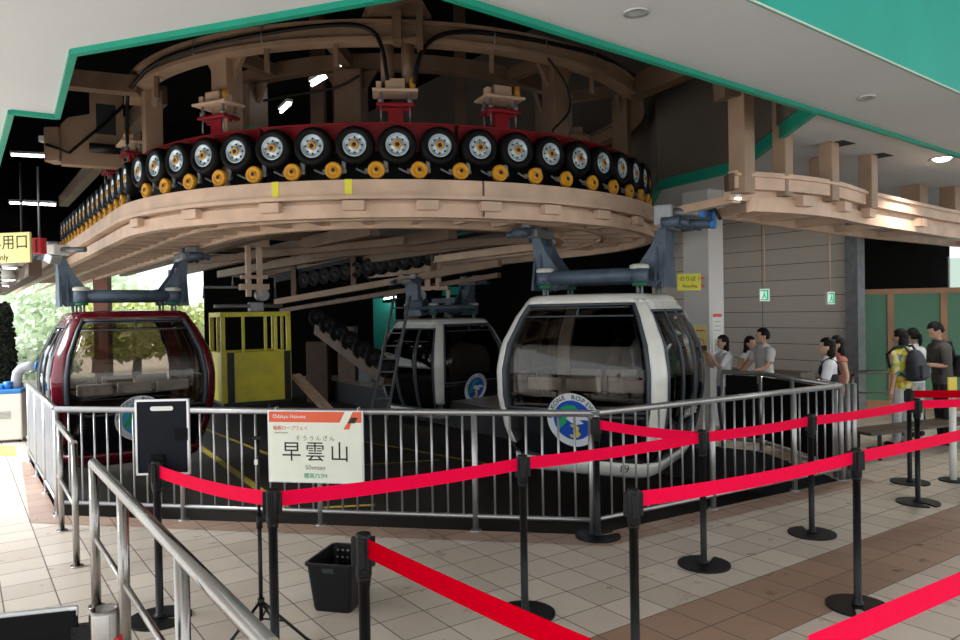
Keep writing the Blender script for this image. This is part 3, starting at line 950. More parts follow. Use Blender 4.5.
b = MB(); c = D(745, 90, 8.05); b.beam(c + Vector((-0.3, -0.05, 0)), c + Vector((0.75, 0.2, 0.1)), 0.22, 0.22); b.build('top_beam', 'beige_shaded', OT, ob)
for px, Y in ((837, 8.8), (876, 9.55)):                              # dark cut-outs in the ceiling round the posts
    c = D(px, 150, Y)
    b = MB(); b.box((c.x, c.y, CZ - 0.003), (0.30, 0.30, 0.006), Matrix.Rotation(R(38), 3, 'Z')); b.build('ceiling_cutout', 'hole', OT, ob)
# small lamp at the rail end
c = D(737, 197, 8.1)
t = thing('spot_lamp', 'small round lit lamp under the end of the right rail', 'lamp', c)
b = MB(); b.lathe([(0.035, 0.04), (0.05, 0.0), (0.05, -0.012)], n=16); b.build('housing', 'white', t)
b = MB(); b.lathe([(0.045, -0.013), (0.03, -0.025), (0.001, -0.03)], n=16, cap=False); b.build('lens', 'lens', t)
# ------------------------------------------------------------------ gondola cabins
KN = [(-0.06, 0.70), (0.02, 0.78), (0.15, 0.83), (0.5, 0.935), (0.9, 0.995), (1.2, 1.0), (1.5, 0.955), (1.8, 0.84), (2.0, 0.735), (2.09, 0.68), (2.13, 0.60)]
def prof(z):
    if z <= KN[0][0]: return KN[0][1]
    for i in range(len(KN) - 1):
        (z0, s0), (z1, s1) = KN[i], KN[i+1]
        if z <= z1:
            t = (z - z0)/(z1 - z0); t = t*t*(3 - 2*t)*0.35 + t*0.65
            return s0 + (s1 - s0)*t
    return KN[-1][1]
HX, HY, EXP = 1.11, 1.10, 8.0
def shell_pt(phi, z, off=0.0):
    """point of the cabin skin: phi in degrees round the body, 0 = front (-Y), 90 = right (+X)"""
    x, y = math.sin(R(phi)), -math.cos(R(phi))
    r = (abs(x)**EXP + abs(y)**EXP)**(-1/EXP)
    s = prof(z)
    return Vector((x*r*(HX*s + off), y*r*((HY - 0.10)*s + 0.10 + off), z))
def phi_of(f, t): return f*90 + math.degrees(math.atan(t))
def slab(b, p0, p1, z0, z1, off, th, nu=8, nv=8):
    rows_o, rows_i = [], []
    for j in range(nv + 1):
        z = z0 + (z1 - z0)*j/nv
        rows_o.append([shell_pt(p0 + (p1-p0)*i/nu, z, off) for i in range(nu + 1)])
        rows_i.append([shell_pt(p0 + (p1-p0)*i/nu, z, off - th) for i in range(nu + 1)])
    vo = b.quadgrid(rows_o); vi = b.quadgrid(rows_i)
    for j in range(nv):
        for k in (0, nu):
            b.face((vo[j][k], vo[j+1][k], vi[j+1][k], vi[j][k]))
    for i in range(nu):
        for k in (0, nv):
            b.face((vo[k][i], vo[k][i+1], vi[k][i+1], vi[k][i]))
def frame(b, p0, p1, z0, z1, w, off, th, pw=None):
    pw = pw or w*52
    slab(b, p0, p1, z1 - w, z1, off, th, 8, 1); slab(b, p0, p1, z0, z0 + w, off, th, 8, 1)
    slab(b, p0, p0 + pw, z0, z1, off, th, 1, 8); slab(b, p1 - pw, p1, z0, z1, off, th, 1, 8)

def badge(parent, loc, rot, d=0.58, blue='blue', kind=0):
    """round badge: white ring with the name round it, a coast in green, white clouds, a yellow letter"""
    r = d/2
    g = bpy.data.objects.new('badge', None); COL.objects.link(g); g.parent = parent; g.location = loc; g.rotation_euler = rot
    def disc(name, rad, y, mat, n=40):
        b = MB(); b.cyl((0, -y, 0), (0, -y + 0.008, 0), rad, n); return b.build(name, mat, g)
    disc('badge_ring', r, 0.006, 'badgewhite'); disc('badge_disc', r*0.74, 0.010, blue)
    def shp(name, poly, y, mat):
        b = MB(); b.plate([(x*r, z*r) for x, z in poly], ((0, -y, 0), (1, 0, 0), UP), 0.004); return b.build(name, mat, g)
    shp('badge_coast', [(-0.66, -0.28), (-0.52, -0.05), (-0.38, 0.25), (-0.42, 0.45), (-0.2, 0.58), (0.12, 0.56), (0.22, 0.42), (-0.1, 0.42), (-0.16, 0.3), (-0.14, 0.12), (-0.30, -0.14), (-0.56, -0.36)], 0.014, 'badgegreen')
    shp('badge_cloud', [(-0.26, 0.06), (-0.12, 0.20), (0.12, 0.16), (0.3, 0.22), (0.62, 0.12), (0.68, 0.0), (0.44, 0.04), (0.24, 0.02), (0.40, -0.10), (0.10, -0.16), (-0.10, -0.06)], 0.016, 'badgewhite')
    shp('badge_letter', [(-0.14, -0.16), (0.1, -0.16), (0.22, -0.28), (0.16, -0.4), (0.26, -0.5), (0.14, -0.64), (-0.14, -0.64), (-0.18, -0.54), (0.04, -0.54), (0.08, -0.46), (-0.06, -0.40), (0.06, -0.32), (-0.04, -0.26)], 0.016, 'badgeyellow')
    word = 'HAKONE ROPEWAY'
    ms = []
    for i, ch in enumerate(word):
        if ch == ' ': continue
        a = R(172 - 164*i/(len(word) - 1))
        me = text_mesh(ch, r*0.24, 'ink', 0.0008)
        p = Vector((math.cos(a)*r*0.865, -0.0155, math.sin(a)*r*0.865))
        mt = Matrix.Translation(p) @ Matrix.Rotation(-(a - PI/2), 4, 'Y') @ Matrix.Rotation(PI/2, 4, 'X')
        me.transform(mt); ms.append(me)
    bm = bmesh.new()
    for me in ms: bm.from_mesh(me); bpy.data.meshes.remove(me)
    me = bpy.data.meshes.new('badge_lettering'); bm.to_mesh(me); bm.free(); me.materials.append(M['ink'])
    o = bpy.data.objects.new('badge_lettering', me); COL.objects.link(o); o.parent = g
    return g

def cabin(name, label, loc, rz, body, dz=0.0, gl='glass', num=None, badges=((0, 0.05),), blue='blue', dark=False, arms=True):
    t = thing(name, label, 'gondola', (loc[0], loc[1], dz), rz, 'gondola cabins in the turnaround')
    for f in range(4):
        b = MB(); slab(b, f*90 + 45 - 4.2, f*90 + 45 + 4.2, 0.30, 2.06, 0.012, 0.05, 6, 18); b.build('corner_post', body, t)
    # roof
    b = MB()
    rows = [[shell_pt(360*k/64, z, 0.012) for k in range(64)] for z in (2.015, 2.05, 2.09, 2.12)]
    rows += [[Vector((p.x*q, p.y*q, 2.12 + 0.03*(1-q))) for p in rows[3]] for q in (0.8, 0.4, 0.02)]
    rows.insert(0, [shell_pt(360*k/64, 2.015, -0.04) for k in range(64)])
    b.quadgrid(rows, True); b.build('roof', body, t)
    b = MB()                                          # bottom skirt
    rows = [[shell_pt(360*k/64, z, o) for k in range(64)] for z, o in ((0.15, -0.03), (0.15, 0.02), (0.10, 0.035), (0.0, 0.03), (-0.05, 0.0), (-0.06, -0.06))]
    b.quadgrid(rows, True); b.build('skirt', body, t)
    b = MB(); rows = [[Vector((p.x*q, p.y*q, 0.10)) for p in [shell_pt(360*k/48, 0.1, -0.02) for k in range(48)]] for q in (1, 0.02)]
    b.quadgrid(rows, True, False)
    rows = [[Vector((p.x*q, p.y*q, -0.04)) for p in [shell_pt(360*k/48, 0.0, -0.02) for k in range(48)]] for q in (1, 0.02)]
    b.quadgrid(rows, True, False)
    b.build('floor_plate', 'cabfloor', t)
    for f in (0, 2):                                  # fixed windows front and back
        p0, p1 = phi_of(f, -0.862), phi_of(f, 0.862)
        b = MB(); slab(b, p0, p1, 0.15, 0.74, 0.006, 0.03); b.build('lower_panel', 'cabblack', t)
        w = MB(); slab(w, p0, p1, 0.74, 2.005, 0.0, 0.012, 10, 16); wo = w.build('window', gl, t)
        b = MB(); frame(b, p0, p1, 0.74, 2.012, 0.03, 0.014, 0.045, 1.6); b.build('window_seal', 'gasket', wo)
        b = MB()
        slab(b, p0 + 3, p1 - 3, 1.850, 1.868, 0.012, 0.03, 8, 1); slab(b, f*90 - 0.8, f*90 + 0.8, 1.85, 2.0, 0.012, 0.03, 1, 2); slab(b, p0 + 4, p1 - 4, 1.955, 1.97, 0.012, 0.03, 8, 1)
        b.build('vent_bar', 'gasket', wo)
        b = MB()
        b.tube([shell_pt(p0 + (p1-p0)*k/8, 0.80, -0.08) for k in range(9)], 0.014, 8); b.tube([shell_pt(p0 + (p1-p0)*k/8, 0.90, -0.10) for k in range(9)], 0.010, 8)
        b.build('grab_rail', 'steel', t)
    for f in (1, 3):                                  # pairs of sliding doors
        for s0, s1 in ((-0.862, -0.30), (-0.29, 0.29), (0.30, 0.862)):
            p0, p1 = phi_of(f, s0), phi_of(f, s1)
            w = MB(); slab(w, p0, p1, 0.18, 1.92, 0.0, 0.012, 6, 14); wo = w.build('door', 'glassdark' if dark else gl, t)
            b = MB(); frame(b, p0, p1, 0.16, 1.93, 0.03, 0.014, 0.04, 2.2); b.build('door_frame', 'gasket', wo)
        b = MB(); slab(b, phi_of(f, -0.862), phi_of(f, 0.862), 0.16, 0.62, -0.012, 0.02); b.build('door_kick_panel', 'cabblack', t)
        b = MB(); slab(b, phi_of(f, -0.862), phi_of(f, 0.862), 1.93, 2.02, 0.008, 0.03); b.build('door_header', body, t)
        b = MB(); b.tube([shell_pt(phi_of(f, -0.8 + 1.1*k/6), 1.12, -0.06) for k in range(7)], 0.016, 8); b.build('door_bar', 'capwhite', t)
    # benches round the inside
    for sx in (-1, 1):
        b = MB(); b.box((0, 0.52*sx + 0.02, 0.42), (1.3, 0.30, 0.06), None, 0.02); b.box((0, 0.60*sx, 0.26), (1.26, 0.14, 0.30)); b.build('bench', 'seatgrey', t)
        for k in (-0.52, 0.0, 0.52):
            b = MB(); b.box((k, 0.72*sx, 1.02), (0.46, 0.05, 0.16), None, 0.02); b.build('seat_back', 'seatwhite', t)
    # hanger: four dampers, two cross tubes, a plate arm and a grip on either side
    hg = bpy.data.objects.new('hanger', None); COL.objects.link(hg); hg.parent = t
    HZ = 2.36
    for y in (-0.42, 0.42):
        b = MB(); b.cyl((-0.62, y, HZ - 0.01), (0.62, y, HZ - 0.01), 0.088, 20); b.build('cross_tube', 'hanger', hg)
        for x in (-0.62, 0.62):
            b = MB(); b.cyl((x, y, HZ - 0.10), (x, y, HZ + 0.07), 0.108, 22); b.build('damper', 'hanger', hg)
            b = MB(); b.lathe([(0.11, HZ + 0.06), (0.118, HZ + 0.075), (0.112, HZ + 0.105), (0.08, HZ + 0.118), (0.001, HZ + 0.12)], (x, y, 0), n=24); b.build('damper_cap', 'capwhite', hg)
            b = MB(); b.cyl((x, y, HZ - 0.145), (x, y, HZ - 0.10), 0.085, 18); b.build('rubber_mount', 'greenrub', hg)
            b = MB(); b.cyl((x - 0.02, y, 2.08), (x - 0.02, y, HZ - 0.13), 0.022, 10); b.cyl((x + 0.03, y, 2.08), (x + 0.03, y, HZ - 0.13), 0.016, 8); b.build('roof_bolt', 'greysteel', hg)
    if arms:
        for s in (-1, 1):
            b = MB()
            for y in (-0.30, 0.30):
                b.plate([(s*0.56, HZ - 0.13), (s*0.76, HZ - 0.16), (s*0.86, HZ - 0.05), (s*0.90, 2.92), (s*0.80, 2.92), (s*0.70, 2.70), (s*0.50, HZ + 0.06)], ((0, y*0.6, 0), (1, 0, 0), UP), 0.05)
            b.plate([(-0.30, HZ - 0.16), (0.30, HZ - 0.16), (0.14, 2.92), (-0.14, 2.92)], ((s*0.865, 0, 0), (0, 1, 0), UP), 0.035)
            b.plate([(-0.30, HZ - 0.08), (0.30, HZ - 0.08), (0.18, 2.80), (-0.18, 2.80)], ((s*0.78, 0, 0), (0, 1, 0), UP), 0.03)
            b.build('arm', 'hanger', hg)
            b = MB()
            b.box((s*0.88, 0, 2.97), (0.18, 0.56, 0.14), None, 0.03); b.box((s*0.95, -0.2, 3.06), (0.14, 0.2, 0.14), None, 0.02); b.box((s*0.95, 0.2, 3.06), (0.14, 0.2, 0.14), None, 0.02)
            b.cyl((s*1.0, -0.34, 2.98), (s*1.0, 0.34, 2.98), 0.05, 16)
            gr = b.build('grip', 'greysteel', hg)
            for y in (-0.34, 0.34):
                b = MB(); b.cyl((s*0.88, y, 2.97), (s*1.10, y, 2.97), 0.065, 16); b.cyl((s*1.08, y, 2.97), (s*1.2, y, 2.94), 0.04, 12)
                b.build('grip_roller', 'hanger', gr)
    for f, z in badges:
        p = shell_pt(f*90, 0.59 + z, 0.024)
        badge(t, p, (R(12.5), 0, f*PI/2), 0.66, blue)
    if num:
        lettering('number', num, 0.13, 'ink', t, shell_pt(31, 0.085, 0.05), (PI/2 - 0.2, 0, 0))
    return t
WCAB = cabin('gondola_cabin', 'white gondola cabin nearest the camera, right of centre under the ring', (1.60, 9.72), R(-29), 'cabwhite', -0.03, 'glass', '19')
lettering('side_lettering', 'HAKONE', 0.16, 'inkwhite', WCAB, shell_pt(90, 0.66, 0.05), (R(102), 0, PI/2))
HGW = [c for c in WCAB.children if c.name.startswith('hanger')][0]
for k, (y, z, L, m) in enumerate(((-0.25, 3.10, 0.42, 'greysteel'), (-0.10, 2.98, 0.50, 'hanger'), (0.10, 3.12, 0.46, 'greysteel'))):
    b = MB(); b.cyl((0.92, y, z), (0.92 + L, y - 0.06, z - 0.05), 0.055, 16); b.build('spring_cylinder', m, HGW)
    b = MB(); b.cyl((0.92 + L, y - 0.06, z - 0.05), (0.97 + L, y - 0.065, z - 0.055), 0.06, 16); b.build('cylinder_cap', 'bluepl', HGW)
b = MB(); b.box((0.90, -0.22, 3.06), (0.22, 0.30, 0.24), None, 0.02); b.build('grip_housing', 'duct', HGW)
b = MB(); b.tube([(1.30, -0.25, 3.14), (1.48, -0.28, 3.10), (1.56, -0.30, 2.96)], 0.022, 8); b.build('grip_lever', 'darksteel', HGW)
RCAB = cabin('gondola_cabin', 'dark red gondola cabin at the left under the end of the rail', (-5.42, 11.38), R(35), 'cabred', -0.12, 'glass', None, ((0, 0.02),), 'skyblue')
BCAB = cabin('gondola_cabin', 'white cornered gondola cabin with black glass at the back, beside the ladder', (-0.88, 17.2), R(45), 'cabwhite', -0.36, 'glassdark', None, ((0, 0.0),), 'blue', True)

# ------------------------------------------------------------------ yellow maintenance cage
YC = V2(-4.14, 13.4)
t = thing('maintenance_cage', 'yellow open-topped work cage hanging behind the red gondola', 'work cage', (YC.x, YC.y, 0), R(30))
z0, z1, zm = 0.42, 1.93, 1.28
hw, hd = 0.56, 0.50
for x in (-hw, hw):
    for y in (-hd, hd):
        b = MB(); b.box((x, y, (z0+z1)/2), (0.07, 0.07, z1-z0)); b.build('corner_post', 'yellow', t)
b = MB()
for z in (z1,):
    b.box((0, -hd, z), (2*hw+0.07, 0.07, 0.08)); b.box((0, hd, z), (2*hw+0.07, 0.07, 0.08)); b.box((-hw, 0, z), (0.07, 2*hd, 0.08)); b.box((hw, 0, z), (0.07, 2*hd, 0.08))
b.box((0, 0, z1+0.02), (2*hw, 2*hd, 0.03))
b.build('top_frame', 'yellow', t)
for (c, s) in (((0, -hd, (z0+zm)/2), (2*hw-0.04, 0.03, zm-z0)), ((0, hd, (z0+zm)/2), (2*hw-0.04, 0.03, zm-z0)), ((-hw, 0, (z0+zm)/2), (0.03, 2*hd-0.04, zm-z0)), ((hw, 0, (z0+zm)/2), (0.03, 2*hd-0.04, zm-z0))):
    b = MB(); b.box(c, s, None, 0.006); b.build('panel', 'yellow', t)
for x in (-0.22, 0.16, 0.34):
    for y in (-hd,):
        b = MB(); b.box((x, y, (zm+z1)/2), (0.045, 0.045, z1-zm)); b.build('bar', 'yellow', t)
for y in (-0.1,):
    for x in (-hw, hw):
        b = MB(); b.box((x, y, (zm+z1)/2), (0.045, 0.045, z1-zm)); b.build('bar', 'yellow', t)
for x, y in ((-hw + 0.12, -hd - 0.025), (hw - 0.03, -hd - 0.025)):
    b = MB(); b.box((x, y, (z0+zm)/2 - 0.03), (0.11, 0.03, zm-z0+0.06)); b.build('bumper', 'black', t)
b = MB(); b.box((0, 0, z0-0.03), (2*hw, 2*hd, 0.06)); b.box((-0.3, -0.3, z0-0.1), (0.1, 0.1, 0.14)); b.box((0.3, -0.3, z0-0.1), (0.1, 0.1, 0.14)); b.build('floor_plate', 'darksteel', t)
b = MB()
b.tube([(-0.6, 0.0, 2.08), (0.6, 0.0, 2.08)], 0.035, 10); b.box((0.12, 0, 2.06), (0.24, 0.24, 0.18), None, 0.02); b.tube([(-0.75, 0.1, 2.22), (-0.75, 0.1, 2.42), (0.35, 0.1, 2.42), (0.35, 0.1, 2.2)], 0.025, 8)
b.tube([(-0.25, 0.1, 2.42), (-0.25, 0.1, 2.62), (0.5, 0.1, 2.62), (0.5, 0.1, 2.2)], 0.025, 8)
b.build('lifting_gear', 'greysteel', t)
b = MB(); b.box((0.0, 0, 2.75), (0.08, 0.12, 1.0)); b.box((0.2, 0, 2.75), (0.08, 0.12, 1.0)); b.box((0.1, 0, 2.42), (0.5, 0.2, 0.10)); b.box((0.1, 0, 2.6), (0.46, 0.16, 0.06)); b.box((0.1, 0, 3.2), (0.5, 0.3, 0.12)); b.build('suspension', 'beige', t)
b = MB(); b.cyl((0.25, -0.05, 2.28), (0.25, 0.2, 2.28), 0.11, 16); b.build('sheave', 'greysteel', t)

# suspension over the back cabin
c = V2(-1.05, 16.6)
t = thing('hanging_hoist', 'beige double hanging post with blue cross arms over the back gondola', 'hoist', (c.x, c.y, 0))
b = MB(); b.box((-0.1, 0, 2.95), (0.12, 0.16, 1.1)); b.box((0.14, 0, 2.95), (0.12, 0.16, 1.1)); b.box((0.0, 0, 2.45), (0.7, 0.2, 0.08)); b.box((0.35, 0, 2.2), (0.08, 0.1, 0.4)); b.build('post', 'beige', t)
b = MB(); b.tube([(-0.6, -0.2, 2.02), (0.9, -0.2, 2.02)], 0.05, 10); b.box((-0.35, -0.2, 2.1), (0.3, 0.2, 0.16), None, 0.02); b.box((0.25, -0.2, 2.16), (0.5, 0.12, 0.1)); b.build('cross_arm', 'hanger', t)
b = MB(); b.cyl((-0.25, -0.1, 2.3), (-0.25, 0.1, 2.3), 0.12, 16); b.build('sheave', 'greysteel', t)

# ladder leaning inside the loop
t = thing('ladder', 'grey ladder leaning beside the back gondola', 'ladder', G(382, 412, PITZ))
L0, L1 = Vector(G(376, 420, PITZ)), None
L0 = D(378, 420, 14.0); L1 = D(402, 296, 14.8)
sd = Vector((0.16, -0.02, 0))
for s in (-1, 1):
    b = MB(); b.beam(L0 + sd*s, L1 + sd*s, 0.03, 0.06); b.build('rail', 'greysteel', t, t.location)
for k in range(9):
    p = L0 + (L1 - L0)*(0.06 + 0.105*k)
    b = MB(); b.cyl(p - sd, p + sd, 0.016, 8); b.build('rung', 'greysteel', t, t.location)
# sloping plank and dark machine behind the cage
p, q = D(296, 376, 13.6), D(330, 412, 12.6)
b = MB(); b.beam(p, q, 0.16, 0.09); o = b.build('plank', 'beige'); tag(o, 'beige steel strut sloping down right of the yellow cage', 'strut')
t = thing('tire_ramp', 'dark sloping ramp of small tyres between the cage and the ladder', 'tyre ramp', D(365, 350, 16.5))
SHADED_RIM = MESH['rim'].copy(); SHADED_RIM.materials[0] = M['darksteel']  # same rim recoloured dark, the dimness at the back is in the colour
a0, a1 = D(318, 318, 17.5), D(388, 368, 15.0)
b = MB(); b.beam(a0 - UP*0.25, a1 - UP*0.25, 0.2, 0.25); b.build('ramp_beam', 'brown', t, t.location)
for k in range(7):
    p = a0 + (a1 - a0)*(k/6)
    w = inst('drive_tire', MESH['tire'], t, p - t.location, R(-75)); inst('wheel_rim', SHADED_RIM, w)
# machinery at the back, dark
rnd = random.Random(3)
t = thing('machinery', 'dark drive machinery and cabinets at the back of the loop', 'machinery', (-2.5, 20.5, PITZ))
for k, (x, y, sx, sz, mm) in enumerate(((-4.6, 21.2, 0.6, 1.7, 'brown'), (-3.8, 21.4, 0.5, 2.1, 'beige_shaded'), (-3.2, 21.0, 0.4, 1.2, 'greysteel'), (-2.6, 21.6, 0.5, 1.5, 'brown'), (-1.9, 21.0, 0.35, 2.4, 'beige_shaded'), (-0.9, 21.5, 0.25, 2.7, 'beige_shaded'))):
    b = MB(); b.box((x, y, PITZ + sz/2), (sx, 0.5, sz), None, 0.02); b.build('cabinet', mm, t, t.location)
b = MB()
for k in range(14):
    x = rnd.uniform(-5, -1.5); z = rnd.uniform(2.3, 3.2)
    b.tube([(x, 20.5, z), (x + rnd.uniform(-1, 1), 20.4, z + rnd.uniform(-0.3, 0.3)), (x + rnd.uniform(0, 2), 20.6, z + rnd.uniform(-0.2, 0.3))], 0.03, 6)
b.build('pipework', 'darksteel', t, t.location)
for px0, py0, px1, py1, Y in ((150, 280, 420, 250, 18.0), (160, 262, 400, 236, 16.0)):
    pass
# lit teal doorways at the back of the loop
for i, (px0, py0, px1, py1) in enumerate(((373, 298, 397, 400), (442, 287, 470, 300))):
    p, q = D(px0, py0, 22.9), D(px1, py1, 22.9)
    b = MB(); b.box(((p.x+q.x)/2, 22.95, (p.z+q.z)/2), (q.x-p.x, 0.1, p.z-q.z)); o = b.build('window_%d' % (i+1), 'teal'); struct(o)
tube_lamp(D(384, 299, 22.6), D(396, 297, 22.6), 'short bright lamp over the teal doorway at the back')
for px, py, Y in ((400, 212, 18), (597, 258, 20), (430, 262, 20), (570, 238, 18)):
    p = D(px, py, Y)
    t = thing('work_lamp', 'small bright work lamp in the dark back of the loop', 'lamp', p, 0, 'small work lamps at the back')
    b = MB(); b.box((0, 0, 0), (0.22, 0.1, 0.06), None, 0.01); b.build('housing', 'darksteel', t)
    b = MB(); b.box((0, 0, -0.035), (0.18, 0.08, 0.012)); b.build('lens', 'tube', t)

# lower storage rail across the back of the loop, with its own dim row of tyres
sa, sb = D(276, 302, 19.0), D(500, 263, 15.2)
t = thing('storage_rail', 'dim beige storage rail with a row of tyres, across the back above the ladder', 'rail', sa)
b = MB(); b.beam(sa, sb, 0.14, 0.14); b.build('rail_beam', 'beige_half_shaded', t, sa)
b = MB(); b.beam(sa - UP*0.22 + Vector((0, 0.5, 0)), sb - UP*0.22 + Vector((0, 0.5, 0)), 0.12, 0.10); b.build('inner_beam', 'beige_shaded', t, sa)
b = MB(); b.beam(sa + UP*0.62 + Vector((0, 0.15, 0)), sb + UP*0.62 + Vector((0, 0.15, 0)), 0.10, 0.22); b.build('girder', 'darksteel', t, sa)
sdir = (sb - sa); sang = math.atan2(sdir.y, sdir.x) - PI/2
for k in range(12):
    p = sa + sdir*(0.16 + 0.052*k) + UP*0.42
    w = inst('drive_tire', MESH['tire'], t, p - sa, sang); inst('wheel_rim', SHADED_RIM, w)
for k in (0.1, 0.4, 0.75):
    p = sa + sdir*k
    b = MB(); b.beam(p + UP*0.05, p + UP*2.0, 0.12, 0.12); b.build('hanger_post', 'beige_shaded', t, sa)
# ------------------------------------------------------------------ pit fence
def fence_run(name, label, pts, post_at, bal, panel=None, top=1.03, group='steel fence round the pit'):
    o = pts[0]
    t = thing(name, label, 'fence', (o.x, o.y, 0), 0, group)
    b = MB(); b.tube([p + UP*top for p in pts], 0.030, 12); b.build('top_rail', 'fence', t, o)
    b = MB(); b.tube([p + UP*0.13 for p in pts], 0.020, 10); b.build('bottom_rail', 'fence', t, o)
    seg = [(pts[i+1] - pts[i]).length for i in range(len(pts)-1)]
    tot = sum(seg)
    def at(s):
        for i, l in enumerate(seg):
            if s <= l or i == len(seg)-1: return pts[i] + (pts[i+1]-pts[i])*(s/l), (pts[i+1]-pts[i]).normalized()
            s -= l
    for s in post_at:
        p, d = at(min(s, tot))
        b = MB(); b.cyl(p, p + UP*(top - 0.01), 0.027, 14); b.cyl(p, p + UP*0.012, 0.05, 14); b.build('post', 'fence', t, o)
    if bal:
        me = None
        n = int(tot/bal)
        for k in range(1, n):
            p, d = at(k*tot/n)
            if any(abs(k*tot/n - s) < 0.06 for s in post_at): continue
            if me is None:
                b = MB(); b.cyl((0, 0, 0.13), (0, 0, top), 0.0105, 8); ob_ = b.build('baluster', 'fence', t); me = ob_.data; ob_.location = p - o
            else: inst('baluster', me, t, p - o)
    if panel:
        s = [0] + list(post_at[1:-1]) + [tot]
        for a_, c_ in zip(s[:-1], s[1:]):
            p, d = at(a_ + 0.05); q, _ = at(c_ - 0.05)
            b = MB(); b.beam(p + UP*0.58, q + UP*0.58, 0.012, 0.82); b.build('panel', panel, t, o)
    return t
def proj(px, py, a, c):
    """distance along a-c of the floor point"""
    g = G(px, py); d = (c - a).normalized(); g.z = 0
    return (g - a).dot(d)
LF = (FC_M - FC_L).length
fence_run('pit_fence', 'long front run of the steel baluster fence carrying the station sign', [FC_L, FC_M], [0.0] + [proj(px, 0 + py, FC_L, FC_M) for px, py in ((182, 521), (320, 526), (474, 534))] + [LF], 0.137)
LR = (FC_R - FC_M).length
fence_run('pit_fence', 'right run of the steel baluster fence angling back past the white gondola', [FC_M + V2(0.06, 0.03), FC_R], [proj(px, py, FC_M, FC_R) for px, py in ((712, 511), (796, 493))] + [LR - 0.06], 0.137)
LB = (FC_B - FC_R).length + (FC_E - FC_B).length
fence_run('pit_fence', 'short far run of the fence with dark panels behind the white gondola', [FC_R + V2(-0.005, 0.06), FC_B, FC_E], [0.05, 0.9, (FC_B - FC_R).length - 0.06, LB - 0.06], 0, 'blackmatte')
fence_run('pit_fence', 'left run of the fence with grey panels, running back past the red gondola', [FC_L + A2*0.06, FC_L2], [0.0, 1.1, 2.2, 3.3], 0, 'greysteel')
for dx in (0.0, 0.075):
    p = FC_R + V2(0.09 + dx, 0.03 + dx*0.2)
    b = MB(); b.cyl(p, p + UP*1.05, 0.028, 14); b.cyl(p, p + UP*0.012, 0.05, 14); o = b.build('end_post', 'fence'); tag(o, 'plain steel end post beside the right corner of the fence', 'post', 'end posts at the right fence corner')

# ------------------------------------------------------------------ steel handrails, left
def handrail(name, label, pts_top, posts, low, r=0.024, z=0.95):
    o = pts_top[0]
    t = thing(name, label, 'handrail', (o.x, o.y, 0))
    b = MB(); b.tube([p + UP*z for p in pts_top], r, 16); b.build('top_rail', 'steel', t, o)
    for p in posts:
        b = MB(); b.cyl(p, p + UP*(z - 0.0), r, 16); b.cyl(p, p + UP*0.012, r + 0.022, 16); b.build('post', 'steel', t, o)
    for a, c in low:
        b = MB(); b.cyl(a + UP*0.46, c + UP*0.46, 0.017, 12); b.build('lower_rail', 'steel', t, o)
    return t
h0 = G(93, 463, 0.95); h0.z = 0
hd_ = -A2
hp = [h0 + hd_*0.012, h0 + hd_*1.06, h0 + hd_*2.36]
handrail('handrail', 'polished steel handrail sloping out of the lower left foreground', [h0, h0 + hd_*3.4], hp + [h0 + hd_*3.3], [(hp[0], hp[1]), (hp[1], hp[2]), (hp[2], h0 + hd_*3.3)], 0.030)
k0 = G(77, 567); k1 = G(62, 531)
handrail('handrail', 'short steel handrail beside the left fence corner', [k0, k1 + (k1-k0).normalized()*0.30], [k0 + (k1-k0).normalized()*0.01, k1], [(k0, k1 + (k1-k0).normalized()*0.25)], 0.024, 0.95)
# handrail on the far right, before the hoarding
r0 = D(846, 400, 12.35); r0.z = 0; r1 = D(968, 400, 12.0); r1.z = 0
m0 = D(853, 400, 12.35); m0.z = 0
handrail('handrail', 'steel handrail behind the people, before the green hoarding', [r0, r1], [m0, m0 + (r1 - m0)*0.62], [(r0, r1)], 0.03, 0.80)

# ------------------------------------------------------------------ belt stanchions
def stanchion_meshes():
    b = MB()
    n = 48; r = 0.19
    notch = []
    poly = []
    for k in range(n + 1):
        a = R(-90 + 9) + (2*PI - R(18))*k/n
        poly.append((r*math.cos(a), r*math.sin(a)))
    poly += [(-0.026, -0.06), (-0.018, -0.045), (0.0, -0.040), (0.018, -0.045), (0.026, -0.06)]
    b.prism(poly, 0.0, 0.014)
    base = b.build('base_plate', 'black').data
    b = MB(); b.lathe([(0.036, 0.014), (0.036, 0.03), (0.0235, 0.036), (0.0235, 0.80), (0.028, 0.80), (0.028, 0.83)], n=20); pole = b.build('pole', 'black').data
    b = MB()
    b.lathe([(0.030, 0.82), (0.034, 0.83), (0.034, 0.985), (0.030, 1.0), (0.018, 1.004)], n=20)
    for k in range(4):
        a = PI/2*k
        b.box((0.038*math.cos(a), 0.038*math.sin(a), 0.925), (0.022, 0.028, 0.12), Matrix.Rotation(a, 3, 'Z'), 0.004)
    head = b.build('head', 'black').data
    return base, pole, head
SB, SP, SH = stanchion_meshes()
for o in list(COL.objects):
    if o.name.split('.')[0] in ('base_plate', 'pole', 'head') and o.parent is None: bpy.data.objects.remove(o)
def base_on(px, py): v = G(px, py); v.z = 0; return v
def top_on(px, py): v = G(px, py, 1.0); v.z = 0; return v
ST = {
 'a': (base_on(525, 614), ''),
 'b': (base_on(858, 607), ''), 'c': (base_on(704, 565), ''), 'd': (base_on(812, 534), ''), 'e': (base_on(598, 537), ''), 'f': (base_on(918, 503), ''),
 'g': (base_on(160, 619), ''), 'h': (top_on(363, 533), ''), 'i': (top_on(633, 489), ''), 'j': (top_on(272, 489), ''), 'k': (D(909, 400, 7.95)*1.0, '')}
ST['k'][0].z = 0
